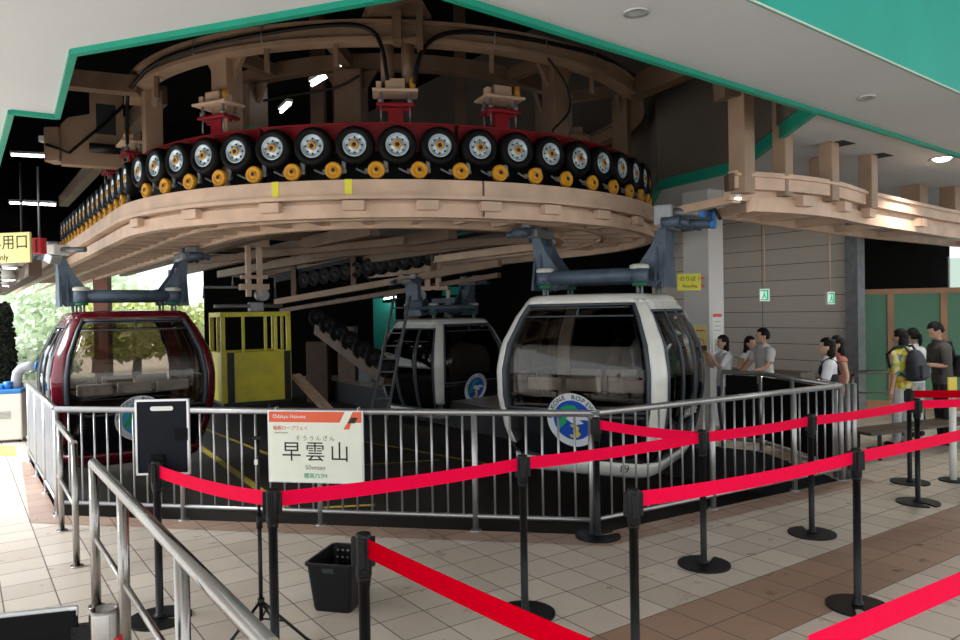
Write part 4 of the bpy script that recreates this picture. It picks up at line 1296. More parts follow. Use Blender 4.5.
LAB = {
 'a': 'black belt stanchion standing free between the basket and the white gondola, notched base in view',
 'b': 'black belt stanchion on the brown tile band, nearest on the right side',
 'c': 'black belt stanchion where two red belts meet, before the right fence run',
 'd': 'black belt stanchion near the right corner of the fence',
 'e': 'black belt stanchion close against the fence bend, in front of the white gondola badge',
 'f': 'far right black belt stanchion on the pale tiles, by the bench',
 'g': 'black belt stanchion at left holding the black notice board',
 'h': 'nearest black belt stanchion in front of the black basket',
 'i': 'near black belt stanchion cut off by the bottom edge, right of centre',
 'j': 'near black belt stanchion left of the station sign, beside the tripod stand',
 'k': 'black belt stanchion half hidden behind the far right one'}
ROTS = dict(a=40, b=-20, c=150, d=170, e=120, f=10, g=90, h=0, i=0, j=0, k=0)
S = {}
for k, (p, _) in ST.items():
    t = thing('belt_stanchion', LAB[k], 'stanchion', p, R(0), 'black belt stanchions with red belts')
    inst('base_plate', SB, t, (0, 0, 0), R(ROTS[k])); inst('pole', SP, t); inst('head', SH, t)
    S[k] = t
def belt(owner, p, q, mat='belt', sag=0.03, zp=0.945, zq=0.945, w=0.078):
    o = S[owner] if owner else None
    loc = o.location if o else Vector(p)
    p = Vector((p.x, p.y, 0)); q = Vector((q.x, q.y, 0))
    d = (q - p).normalized(); n = d.cross(UP)
    p = p + d*0.04; q = q - d*0.04
    rows = []
    N = 14
    for i in range(N + 1):
        t = i/N
        c = p + (q - p)*t
        z = zp + (zq - zp)*t - sag*4*t*(1 - t)
        tw = n*0.0012
        rows.append([c + UP*(z - w/2) - tw, c + UP*(z + w/2) - tw, c + UP*(z + w/2) + tw, c + UP*(z - w/2) + tw])
    b = MB(); vr = b.quadgrid(rows, True, False); b.face(vr[0][::-1]); b.face(vr[-1])
    return b.build('belt', mat, o, loc)
belt('g', ST['g'][0], ST['j'][0], 'belt', 0.02, 0.935, 0.945)
belt('j', ST['j'][0], ST['a'][0], 'belt', 0.015)
belt('a', ST['a'][0], ST['c'][0], 'belt', 0.012)
belt('c', ST['c'][0], ST['d'][0], 'belt', 0.01)
belt('d', ST['d'][0], ST['f'][0], 'belt', 0.012)
pf = D(1010, 400, 7.4); belt('f', ST['f'][0], pf, 'belt', 0.01)
belt('e', ST['e'][0], ST['c'][0], 'belt', 0.01)
belt('i', ST['i'][0], ST['b'][0], 'belt', 0.02)
pb = D(1040, 420, 6.3); belt('b', ST['b'][0], pb, 'belt', 0.012)
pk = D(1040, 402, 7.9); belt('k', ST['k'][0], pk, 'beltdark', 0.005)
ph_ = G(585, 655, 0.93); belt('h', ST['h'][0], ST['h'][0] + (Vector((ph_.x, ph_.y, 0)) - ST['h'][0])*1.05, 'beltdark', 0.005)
# nearest belt at the lower right corner comes from a stanchion outside the picture
p = G(800, 655, 0.94); q = G(1010, 563, 0.94)
t = thing('retractable_belt', 'red belt crossing the lower right corner of the floor', 'belt', (p.x, p.y, 0))
S['z'] = t; belt('z', p, q, 'belt', 0.0)

# ------------------------------------------------------------------ board on the left stanchion
bp = ST['g'][0]
t = thing('notice_board', 'black framed notice board, back turned, on the left belt stanchion', 'notice board', (bp.x + 0.03, bp.y - 0.02, 0.02), R(2))
b = MB(); b.box((0, 0.055, 1.125), (0.315, 0.014, 0.455)); b.build('panel', 'navyboard', t)
b = MB()
for x in (-0.162, 0.162): b.box((x, 0.055, 1.125), (0.013, 0.022, 0.47))
for z in (0.892, 1.357): b.box((0, 0.055, z), (0.337, 0.022, 0.013))
b.build('frame', 'alu', t)
b = MB(); pl = [(0.072*math.copysign(1, math.cos(a))*0.8 + 0.014*math.cos(a), 0.014*math.sin(a)) for a in [2*PI*k/24 for k in range(24)]]
b.plate(pl, ((0.0, 0.045, 1.305), (1, 0, 0), UP), 0.003); lb_ = b.build('label', 'white', t)
b = MB(); b.box((0.12, 0.043, 1.14), (0.08, 0.012, 0.075)); b.build('clamp', 'blackmatte', t); b = MB(); b.box((-0.03, 0.036, 0.955), (0.09, 0.03, 0.12), None, 0.008); b.build('clamp', 'blackmatte', t)
# ------------------------------------------------------------------ station name board on the fence
fd = (FC_M - FC_L).normalized(); fn = Vector((fd.y, -fd.x, 0))
sc_ = D(317, 447, 6.62); 
u = proj(317, 527, FC_L, FC_M)
so_ = FC_L + fd*u + fn*0.05
ang = math.atan2(fd.y, fd.x)
t = thing('station_sign', 'cream station name board with an orange band, hung on the front fence', 'sign', (so_.x, so_.y, 0.72), ang)
W_, H_ = 0.875, 0.63
tl = R(1.2)
sg = t
b = MB(); b.box((0, 0, 0), (W_ + 0.03, 0.022, H_ + 0.02)); fr = b.build('frame', 'alu', t)
b = MB(); b.box((0, -0.012, 0), (W_, 0.006, H_)); pn = b.build('panel', 'signcream', t)
b = MB(); b.plate([(-W_/2, H_/2), (0.285, H_/2), (0.235, H_/2 - 0.095), (-W_/2, H_/2 - 0.095)], ((0, -0.016, 0), (1, 0, 0), UP), 0.003)
b.plate([(0.36, H_/2), (W_/2, H_/2), (W_/2, H_/2 - 0.095), (0.31, H_/2 - 0.095)], ((0, -0.016, 0), (1, 0, 0), UP), 0.003)
b.plate([(0.31, H_/2 - 0.095), (0.345, H_/2 - 0.095), (0.325, H_/2 - 0.155), (0.27, H_/2 - 0.155)], ((0, -0.016, 0), (1, 0, 0), UP), 0.003)
b.build('orange_band', 'signorange', t)
b = MB(); b.plate([(0.345, H_/2 - 0.05), (0.41, H_/2 - 0.05), (0.375, H_/2 - 0.10), (0.31, H_/2 - 0.10)], ((0, -0.018, 0), (1, 0, 0), UP), 0.003); b.build('dark_mark', 'ink', t)
rt = (PI/2, 0, 0)
lettering('band_lettering', 'Odakyu Hakone', 0.048, 'inkwhite', t, (-0.40, -0.0185, H_/2 - 0.045), rt, 0.001, 'LEFT')
lettering('line_lettering', '箱根ロープウェイ', 0.042, 'inkred', t, (-0.40, -0.0165, 0.165), rt, 0.001, 'LEFT')
lettering('line_lettering', 'Hakone Ropeway', 0.018, 'inkgrey', t, (-0.385, -0.0165, 0.125), rt, 0.001, 'LEFT')
lettering('kana_lettering', 'そ う う ん ざ ん', 0.050, 'inkgrey', t, (0.0, -0.0165, 0.075), rt)
lettering('name_lettering', '早', 0.19, 'ink', t, (-0.225, -0.0165, -0.055), rt)
lettering('name_lettering', '雲', 0.19, 'ink', t, (0.0, -0.0165, -0.055), rt)
lettering('name_lettering', '山', 0.19, 'ink', t, (0.23, -0.0165, -0.055), rt)
lettering('roman_lettering', 'Sōunzan', 0.056, 'inkgrey', t, (0.0, -0.0165, -0.185), rt)
lettering('height_lettering', '標高757M', 0.052, 'inkgreen', t, (0.0, -0.0165, -0.262), rt)
for x in (-0.38, 0.40):
    b = MB(); b.tube([(x, 0.0, H_/2 - 0.03), (x, 0.0, H_/2 + 0.035), (x, 0.055, H_/2 + 0.035), (x, 0.055, H_/2 - 0.02)], 0.006, 6); b.build('hook', 'alu', t)

# ------------------------------------------------------------------ tripod stand
tp = D(261, 601, 4.35); tp.z = 0
t = thing('tripod_stand', 'thin black tripod stand beside the near stanchion left of the sign', 'tripod', tp)
b = MB(); b.cyl((0, 0, 0.12), (0, 0, 0.70), 0.012, 10); b.cyl((0, 0, 0.70), (0, 0, 1.20), 0.009, 10); b.build('pole', 'black', t)
b = MB(); b.cyl((0, 0, 0.66), (0, 0, 0.74), 0.018, 12); b.cyl((0, 0, 0.70), (0.045, -0.02, 0.72), 0.008, 8); b.build('collar', 'black', t); b = MB(); b.cyl((0, 0, 0.21), (0, 0, 0.25), 0.02, 12); b.build('collar', 'black', t)
for a in (-125, -10, 95):
    b = MB(); d = Vector((math.cos(R(a)), math.sin(R(a)), 0)); b.cyl(UP*0.235, d*0.30 + UP*0.012, 0.009, 8); b.cyl(d*0.15 + UP*0.124, UP*0.13, 0.006, 8); b.cyl(d*0.285 + UP*0.02, d*0.32, 0.013, 8); b.build('leg', 'black', t)
b = MB(); b.box((0, -0.01, 1.19), (0.05, 0.03, 0.02), None, 0.004); b.build('clip', 'black', t)
b = MB(); b.box((-0.008, -0.014, 1.05), (0.018, 0.012, 0.03)); b.build('tag', 'white', t)

# ------------------------------------------------------------------ black basket
bb = G(338, 612); bb.z = 0
t = thing('basket', 'black perforated plastic basket on the floor before the fence', 'basket', bb + V2(0.0, 0.16), R(-14))
def ringrect(hx, hy, z, r=0.03):
    out = []
    for cx, cy, a0 in ((hx-r, hy-r, 0), (-hx+r, hy-r, 90), (-hx+r, -hy+r, 180), (hx-r, -hy+r, 270)):
        for k in range(5):
            a = R(a0 + 22.5*k); out.append(Vector((cx + r*math.cos(a), cy + r*math.sin(a), z)))
    return out
b = MB()
ro = [ringrect(0.125, 0.165, 0.0), ringrect(0.130, 0.172, 0.02), ringrect(0.155, 0.21, 0.305), ringrect(0.165, 0.222, 0.305), ringrect(0.165, 0.222, 0.322), ringrect(0.150, 0.205, 0.322), ringrect(0.126, 0.168, 0.02), ringrect(0.02, 0.02, 0.015, 0.01)]
b.quadgrid(ro, True, False); b.build('body', 'black', t)
b = MB()                                                   # rows of slots seen against the back wall
for k in range(7):
    for j in range(2):
        b.box((-0.11 + 0.036*k, 0.1745 + 0.0055 - 0.008*j, 0.285 - 0.045*j), (0.016, 0.006, 0.012), None)
b.build('slot', 'inkgrey', t)
b = MB(); b.box((0.0, -0.208, 0.280), (0.08, 0.012, 0.03)); b.build('handle_slot', 'hole', t)

# ------------------------------------------------------------------ black gate at the lower left
c = D(104, 606, 2.52)
t = thing('gate_post', 'short polished steel gate bollard at the lower left corner', 'bollard', (c.x, c.y, 0))
b = MB(); b.lathe([(0.048, 0.0), (0.048, 0.905), (0.044, 0.918), (0.037, 0.918), (0.034, 0.90), (0.001, 0.90)], n=32); b.build('post', 'steel', t)
b = MB(); b.box((0.047, 0.0, 0.78), (0.012, 0.04, 0.09), None, 0.004); b.build('reflector', 'redbox', t)
gt = thing('swing_gate', 'black gate panel with aluminium edge at the lower left corner', 'gate', (c.x - 0.07, c.y, 0), R(15))
b = MB(); b.box((-0.31, 0, 0.67), (0.58, 0.03, 0.50)); b.build('panel', 'blackmatte', gt)
b = MB(); b.box((-0.325, 0, 0.925), (0.59, 0.016, 0.014)); b.box((-0.03, 0, 0.915), (0.028, 0.022, 0.035), None, 0.006); b.build('edge', 'alu', gt)
b = MB(); b.box((0.0, 0, 0.79), (0.07, 0.034, 0.15)); b.cyl((-0.03, -0.022, 0.84), (-0.03, 0.022, 0.84), 0.006, 8); b.cyl((-0.03, -0.022, 0.74), (-0.03, 0.022, 0.74), 0.006, 8); b.build('hinge', 'black', gt)

# ------------------------------------------------------------------ far left: air cooler, conifer, signs
c = D(9, 440, 11.75); c.z = 0
t = thing('spot_cooler', 'white portable air cooler with a bent grey duct, by the left fence', 'air cooler', c, R(20))
b = MB(); b.box((0, 0, 0.40), (0.46, 0.42, 0.72), None, 0.02); b.build('body', 'white', t)
b = MB(); b.box((0, 0, 0.79), (0.46, 0.42, 0.07), None, 0.02); b.box((-0.12, -0.05, 0.86), (0.18, 0.2, 0.09), None, 0.02); b.cyl((0.02, -0.08, 0.82), (0.02, -0.08, 0.94), 0.06, 14); b.build('top_cover', 'bluepl', t)
b = MB(); pts = [Vector((0.12, 0, 0.80)), Vector((0.12, 0, 0.95)), Vector((0.14, 0, 1.06)), Vector((0.20, 0, 1.14)), Vector((0.30, -0.02, 1.17)), Vector((0.40, -0.03, 1.16))]
b.tube(pts, [0.075, 0.075, 0.078, 0.075, 0.075, 0.07], 16); b.build('duct', 'duct', t)
b = MB(); b.cyl((0.40, -0.03, 1.16), (0.425, -0.032, 1.158), 0.078, 16); b.build('duct_mouth', 'bluepl', t)
b = MB()
for k in range(6): b.box((0.0, -0.212, 0.48 - 0.02*k), (0.16, 0.006, 0.006))
b.build('grille', 'inkgrey', t)
b = MB()
for x in (-0.18, 0.18):
    for y in (-0.16, 0.16): b.cyl((x - 0.015, y, 0.03), (x + 0.015, y, 0.03), 0.03, 12)
b.build('caster', 'black', t)
# hanging yellow sign
c = D(8, 248, 9.0)
t = thing('hanging_sign', 'pale yellow hanging sign with black characters at the left edge', 'sign', c, R(-12))
b = MB(); b.box((-0.08, 0, 0), (0.80, 0.03, 0.36)); b.build('panel', 'signyellow', t)
lettering('lettering', '専用口', 0.19, 'ink', t, (0.02, -0.017, 0.055), rt)
lettering('lettering', 'only', 0.105, 'ink', t, (-0.07, -0.017, -0.115), rt)
b = MB(); b.cyl((-0.3, 0, 0.18), (-0.3, 0, CZ - c.z), 0.012, 8); b.build('rod', 'darksteel', t); b = MB(); b.cyl((0.2, 0, 0.18), (0.2, 0, CZ - c.z), 0.012, 8); b.build('rod', 'darksteel', t)
c = D(39.5, 246, 9.3)
t = thing('alarm_box', 'small red box beside the hanging yellow sign', 'box', c, R(-12))
b = MB(); b.box((0, 0, 0), (0.13, 0.10, 0.20), None, 0.01); b.build('body', 'redbox', t)
b = MB(); b.box((0.0, -0.052, 0.0), (0.02, 0.01, 0.16)); b.build('handle', 'ink', t)
b = MB(); b.cyl((0, 0.0, 0.1), (0, 0.0, CZ - c.z), 0.012, 8); b.build('rod', 'greysteel', t)
c = D(58, 254, 9.6)
t = thing('security_camera', 'white box camera on an arm left of the ring end', 'camera', c, R(-20))
b = MB(); b.box((0, 0, 0.05), (0.15, 0.24, 0.13), None, 0.012); b.build('housing', 'white', t)
b = MB(); b.box((-0.03, -0.05, -0.06), (0.13, 0.16, 0.11), Matrix.Rotation(R(25), 3, 'Y'), 0.01); b.build('hood', 'alu', t)
b = MB(); b.cyl((0.05, 0, 0.05), (0.36, 0.1, 0.05), 0.035, 12); b.build('arm', 'greysteel', t)
c = D(25, 296, 15.0)
for px, py, Y in ((10, 268, 14.6), (9, 280, 16.5), (8, 286, 19.5)):
    c = D(px, py, Y)
    t = thing('porch_downlight', 'cylindrical white downlight under the far left porch', 'ceiling light', (c.x, c.y, 0), 0, 'cylinder lamps under the far left porch')
    z = 3.0
    b = MB(); b.cyl((0, 0, c.z), (0, 0, z), 0.14, 20); b.build('housing', 'white', t)
    b = MB(); b.cyl((0, 0, c.z - 0.01), (0, 0, c.z), 0.11, 20); b.build('lens', 'lens', t)
# trees outside
def leaf_cloud(b, c, rx, rz_, n, sz, rnd):
    for k in range(n):
        v = Vector((rnd.gauss(0, 1), rnd.gauss(0, 1), rnd.gauss(0, 1))).normalized()*(rnd.random()**0.4)
        p = Vector(c) + Vector((v.x*rx, v.y*rx, v.z*rz_))
        u = Vector((rnd.gauss(0, 1), rnd.gauss(0, 1), rnd.gauss(0, 1))).normalized(); w = u.orthogonal().normalized()
        a = sz*(0.6 + rnd.random()*0.8)
        vs = [b.bm.verts.new(p + u*a*i + w*a*0.55*j) for i, j in ((-1, 0), (0, -1), (1, 0), (0, 1))]
        b.face(vs)
rnd = random.Random(11)
TL = ['bright yellow green tree outside, seen through the red gondola at left', 'tall pale green tree outside at the left edge', 'round green tree outside between the red gondola and the left edge', 'low green bush outside beyond the air cooler', 'broad green tree far outside behind the others', 'green tree outside, rightmost seen through the red gondola']
for k, (px, Y, r, h, m) in enumerate(((135, 31, 2.6, 3.6, 'leaf2'), (2, 36, 3.4, 6.0, 'leaf1'), (58, 34, 3.0, 4.4, 'leaf1'), (30, 29, 1.8, 1.8, 'leaf1'), (95, 40, 3.6, 6.4, 'leaf1'), (188, 30, 2.3, 3.2, 'leaf2'))):
    c = D(px, 330, Y)
    t = thing('tree', TL[k], 'tree', (c.x, c.y, -1.0), 0, 'trees outside the station')
    b = MB(); b.tube([(0, 0, 0), (0.1, 0, h*0.4), (-0.05, 0.1, h*0.8)], [0.22, 0.16, 0.08], 10); b.build('trunk', 'bark', t)
    b = MB()
    for q in range(7):
        a = rnd.random()*2*PI; rr = r*0.55*rnd.random()
        leaf_cloud(b, (rr*math.cos(a), rr*math.sin(a), h*(0.55 + 0.35*rnd.random())), r*0.62, h*0.30, 260, 0.20, rnd)
    b.build('foliage', m, t)
c = D(7, 380, 15.0)
t = thing('conifer', 'dark narrow conifer in the open at the left edge above the air cooler', 'tree', (c.x, c.y, 0.2))
b = MB(); b.cyl((0, 0, 0), (0, 0, 2.0), 0.05, 8); b.build('trunk', 'bark', t)
b = MB()
for q in range(16):
    z = 0.3 + 0.11*q; r = 0.26*(1 - q/22) + 0.02
    leaf_cloud(b, (0.02*math.sin(q*2), 0.02*math.cos(q*3), z), r, 0.12, 170, 0.05, rnd)
b.build('foliage', 'leafdark', t)
b = MB(); b.lathe([(0.17, -0.2), (0.22, 0.2), (0.20, 0.2), (0.17, 0.15)], n=20); b.build('pot', 'brown', t)
b = MB(); p = D(14, 300, 30); b.beam((-13.2, 26.5, 1.0), (-13.2, 26.5, 3.6), 0.3, 0.3)
o = b
b.bm.free()
c = D(104, 360, 21.0)
b = MB(); b.box((c.x, 21.0, 1.4), (0.40, 0.25, 3.9)); struct(b.build('wall_column', 'brickish' if 'brickish' in M else 'brown'))

# ------------------------------------------------------------------ right side: hoarding, exits, notices, bench
hc = D(861, 410, 13.6); hc.z = 0
hb = D(990, 410, 12.9); hb.z = 0
hdv = (hb - hc).normalized(); hl = (hb - hc).length
t = thing('hoarding', 'green boarded hoarding with a pine frame behind the people at right', 'hoarding', hc)
HT = 2.14
for k in range(4):
    p = hc + hdv*(hl*k/3.0 - (0.0 if k else 0)); 
b = MB()
cuts = [0.0] + [(D(px, 350, 13.2) - hc).dot(hdv) for px in (893, 943)] + [hl + 1.5]
for a_, c_ in zip(cuts[:-1], cuts[1:]):
    b = MB(); b.beam(hc + hdv*a_ + UP*(HT/2 + 0.02), hc + hdv*c_ + UP*(HT/2 + 0.02), 0.03, HT - 0.1); b.build('board', 'hoard', t, hc)
for s in cuts[1:-1]:
    p = hc + hdv*s - Vector((-hdv.y, hdv.x, 0))*0.03
    b = MB(); b.beam(p - hdv*0.05 + UP*(HT/2), p + hdv*0.05 + UP*(HT/2), 0.03, HT - 0.06); b.build('stud', 'wood', t, hc)
for z, h in ((HT, 0.09), (0.10, 0.16)):
    b = MB(); b.beam(hc + UP*z - Vector((-hdv.y, hdv.x, 0))*0.03, hc + hdv*(hl + 1.5) + UP*z - Vector((-hdv.y, hdv.x, 0))*0.03, 0.05, h); b.build('rail', 'wood', t, hc)
# bright window above it
p, q = D(951, 258, 14.6), D(968, 292, 14.4)
b = MB(); b.box(((p.x+q.x)/2, p.y, (p.z+q.z)/2), (0.32, 0.05, p.z - q.z)); struct(b.build('window_3', 'exitwhite'))
b = MB()
for s in (-0.17, 0.17): b.box(((p.x+q.x)/2 + s, p.y - 0.03, (p.z+q.z)/2), (0.03, 0.05, p.z - q.z + 0.06))
struct(b.build('window_3_frame', 'greysteel'))

def exit_sign(px, py, Y, pole_top, label, rz):
    c = D(px, py, Y)
    t = thing('exit_sign', label, 'exit sign', c, rz)
    s = 0.098*Y/10.0
    b = MB(); b.box((0, 0.02, 0), (s*1.35, 0.05, s*1.75), None, 0.008); b.build('housing', 'white', t)
    b = MB(); b.box((0, -0.008, 0), (s*1.15, 0.006, s*1.55)); b.build('panel', 'exitwhite', t)
    # running figure and doorway
    b = MB()
    k = s
    b.plate([(-0.50*k, -0.70*k), (0.50*k, -0.70*k), (0.50*k, 0.70*k), (-0.50*k, 0.70*k), (-0.50*k, 0.5*k), (0.28*k, 0.5*k), (0.28*k, -0.55*k), (-0.50*k, -0.55*k)], ((0, -0.013, 0), (1, 0, 0), UP), 0.003)
    b.cyl((-0.02*k, -0.015, 0.36*k), (-0.02*k, -0.010, 0.36*k), 0.10*k, 12)
    b.plate([(-0.15*k, 0.22*k), (0.08*k, 0.22*k), (0.10*k, -0.08*k), (0.26*k, -0.42*k), (0.12*k, -0.46*k), (-0.02*k, -0.16*k), (-0.22*k, -0.48*k), (-0.36*k, -0.42*k), (-0.14*k, -0.04*k)], ((0, -0.013, 0), (1, 0, 0), UP), 0.003)
    b.build('pictogram', 'exitgreen', t)
    b = MB(); b.cyl((0, 0.02, s*0.85), (0, 0.02, pole_top - c.z), 0.012, 8); b.build('rod', 'beige', t)
    return t
exit_sign(764.5, 295, 11.3, CZ, 'small green exit sign on a long thin rod, left of the two', R(-18))
exit_sign(831, 298, 11.6, CZ, 'small green exit sign nearer the wall corner, right of the two', R(20))
# yellow notice on the pillar
c = D(689, 282, 11.6)
t = thing('yellow_notice', 'bright yellow notice with two lines of writing on the white pillar', 'notice', c, R(-4))
b = MB(); b.box((0, 0, 0), (0.36, 0.02, 0.26)); b.build('panel', 'noticeyellow', t)
lettering('lettering', 'のりば 1', 0.085, 'ink', t, (0.01, -0.012, 0.045), rt)
lettering('lettering', 'Boarding', 0.062, 'ink', t, (0.01, -0.012, -0.065), rt)
b = MB(); b.box((0.20, 0.03, 0.05), (0.06, 0.05, 0.04)); b.box((0.20, 0.03, -0.07), (0.06, 0.05, 0.04)); b.build('clip', 'redbox', t)
q = (PC + A2*0.3 - B2*0.0); b = MB(); b.beam((0.1, 0.03, 0), Vector((q.x - c.x, q.y - c.y, 0)), 0.04, 0.04); b.build('bracket', 'redbox', t)
# paper notices on the pillar faces
pa = math.atan2(B2.y, B2.x)
c = D(717, 340, 12.05); fnr = -A2
c = PC + B2*0.19 - A2*-0.0
t = thing('notice_sheet', 'white notice sheet with a red heading on the right face of the pillar', 'notice', Vector((c.x, c.y, 1.42)) - A2*0.005, pa)
b = MB(); b.box((0, 0, 0), (0.26, 0.006, 0.80)); b.build('sheet', 'white', t)
b = MB(); b.box((0, -0.005, 0.36), (0.22, 0.003, 0.055)); b.build('heading', 'inkred', t)
b = MB()
for k in range(3): b.box((0, -0.005, 0.26 - 0.07*k), (0.16, 0.003, 0.008))
for k in range(4): b.box((-0.06 + 0.04*k, -0.005, -0.12), (0.012, 0.003, 0.2))
b.build('printed_lines', 'inkgrey', t)
c = PC + A2*0.17
t = thing('notice_sheet', 'yellow notice sheet on the shaded left face of the pillar', 'notice', Vector((c.x, c.y, 1.32)) - B2*0.005, pa - PI/2)
b = MB(); b.box((0, 0, 0), (0.26, 0.006, 0.62)); b.build('sheet', 'signyellow', t)
b = MB(); b.tube([Vector((0.07*math.cos(R(a)), -0.005, 0.09*math.sin(R(a)))) for a in range(-60, 241, 20)], 0.008, 6); b.box((0, -0.005, 0.22), (0.18, 0.003, 0.02)); b.build('printed_mark', 'inkred', t)

# low dark benches at right
def bench(name, label, p0, p1, wd, h):
    p0 = Vector((p0.x, p0.y, 0)); p1 = Vector((p1.x, p1.y, 0))
    t = thing(name, label, 'bench', p0)
    d = (p1 - p0).normalized(); n = Vector((-d.y, d.x, 0))
    for k in range(3):
        b = MB(); q = n*(wd*(k/3.0 + 1/6)); b.beam(p0 + q + UP*h, p1 + q + UP*h, wd/3 - 0.015, 0.035); b.build('slat', 'benchwood', t, p0)
    for s in (0.1, 0.9):
        for q in (0.06, wd - 0.06):
            c = p0 + (p1 - p0)*s + n*q
            b = MB(); b.box(c + UP*(h/2 - 0.01), (0.035, 0.035, h - 0.02)); b.build('leg', 'black', t, p0)
    b = MB(); b.beam(p0 + d*0.2 + n*wd/2 + UP*0.12, p1 - d*0.2 + n*wd/2 + UP*0.12, 0.03, 0.03); b.build('stretcher', 'black', t, p0)
b0 = G(872, 463); b1 = G(985, 447)
bench('bench', 'low dark wooden bench behind the far right stanchions', b0, b1, 0.42, 0.34)
# white sign pole at the right edge
c = D(953, 450, 8.0); c.z = 0
t = thing('pole_sign', 'white post with a small yellow sign at the right edge', 'sign post', c)
b = MB(); b.cyl((0, 0, 0.012), (0, 0, 0.93), 0.034, 16); b.build('post', 'white', t)
b = MB(); b.box((-0.02, -0.03, 1.03), (0.09, 0.02, 0.17)); b.build('plate', 'badgeyellow', t)
b = MB(); b.cyl((0, 0, 0), (0, 0, 0.014), 0.14, 24); b.build('base_plate', 'black', t)
b = MB(); b.cyl((0, 0, 0.93), (0, 0, 1.0), 0.02, 10); b.build('stem', 'black', t)
# ------------------------------------------------------------------ people
def skin_mesh(verts, edges, radii, root=0, sub=1):
    me = bpy.data.meshes.new('sk')
    me.from_pydata([tuple(v) for v in verts], edges, [])
    o = bpy.data.objects.new('sk', me); COL.objects.link(o)
    m = o.modifiers.new('s', 'SKIN'); m.use_smooth_shade = True
    for i, r in enumerate(radii):
        o.data.skin_vertices[0].data[i].radius = r if isinstance(r, tuple) else (r, r)
        o.data.skin_vertices[0].data[i].use_root = (i == root)
    ms = o.modifiers.new('d', 'SUBSURF'); ms.levels = sub; ms.render_levels = sub
    dg = bpy.context.evaluated_depsgraph_get()
    out = bpy.data.meshes.new_from_object(o.evaluated_get(dg))
    bpy.data.objects.remove(o); bpy.data.meshes.remove(me)
    for p in out.polygons: p.use_smooth = True
    return out
def remesh(me, vox):
    o = bpy.data.objects.new('rm', me); COL.objects.link(o)
    m = o.modifiers.new('r', 'REMESH'); m.mode = 'VOXEL'; m.voxel_size = vox; m.use_smooth_shade = True
    s = o.modifiers.new('sm', 'SMOOTH'); s.factor = 0.5; s.iterations = 2
    dg = bpy.context.evaluated_depsgraph_get()
    out = bpy.data.meshes.new_from_object(o.evaluated_get(dg))
    bpy.data.objects.remove(o)
    for p in out.polygons: p.use_smooth = True
    return out
def add_obj(name, me, mat, parent):
    me.materials.clear(); me.materials.append(M[mat] if isinstance(mat, str) else mat)
    me.name = name
    o = bpy.data.objects.new(name, me); COL.objects.link(o); o.parent = parent
    return o
def head_bm(bm, mt):
    t = bmesh.new()
    bmesh.ops.create_uvsphere(t, u_segments=24, v_segments=18, radius=1)
    for v in t.verts:
        x, y, z = v.co
        sx, sy, sz = 0.074, 0.094, 0.115
        f = 1.0
        if z < 0: f = 1 - 0.34*(-z)**1.5
        yy = y*sy
        if z < 0 and y > 0: yy *= (1 + 0.55*z)
        v.co = Vector((x*sx*f, yy, z*sz))
    bm_from(bm, t, mt); t.free()
    t = bmesh.new()
    bmesh.ops.create_cone(t, cap_ends=True, segments=10, radius1=0.018, radius2=0.006, depth=0.045)
    t.transform(Matrix.Translation((0, -0.098, -0.018)) @ Matrix.Rotation(R(-22), 4, 'X')); bm_from(bm, t, mt); t.free()
    for s in (-1, 1):
        t = bmesh.new(); bmesh.ops.create_uvsphere(t, u_segments=10, v_segments=8, radius=1)
        t.transform(Matrix.Translation((s*0.076, 0.008, -0.012)) @ Matrix.Diagonal((0.011, 0.020, 0.032, 1))); bm_from(bm, t, mt); t.free()
    t = bmesh.new(); bmesh.ops.create_uvsphere(t, u_segments=10, v_segments=8, radius=1)
    t.transform(Matrix.Translation((0, -0.082, -0.062)) @ Matrix.Diagonal((0.026, 0.010, 0.012, 1))); bm_from(bm, t, mt); t.free()
def bm_from(bm, t, mt):
    vm = {v: bm.verts.new(mt @ v.co) for v in t.verts}
    for f in t.faces:
        try: bm.faces.new([vm[v] for v in f.verts])
        except ValueError: pass
def hand_mb(wr, d, up):
    """palm and five fingers, slightly curled; d: direction of the forearm, up: thumb side"""
    d = d.normalized(); up = (up - d*up.dot(d)).normalized(); w = d.cross(up)
    b = MB()
    b.tube([wr - d*0.02, wr + d*0.02, wr + d*0.06, wr + d*0.088], [0.024, 0.034, 0.036, 0.028], 10)
    for i, (o, L) in enumerate(((0.028, 0.070), (0.010, 0.080), (-0.009, 0.074), (-0.027, 0.058))):
        p = wr + d*0.080 + up*o
        b.tube([p - d*0.02, p + d*L*0.4 + w*0.006, p + d*L*0.72 + w*0.020, p + d*L*0.9 + w*0.040], [0.0095, 0.009, 0.0085, 0.007], 8)
    p = wr + d*0.025 + up*0.026
    b.tube([p, p + d*0.028 + up*0.022, p + d*0.055 + up*0.030 + w*0.012], [0.012, 0.010, 0.008], 8)
    return b.bm
def tm(a, b, t): return a + (b - a)*t

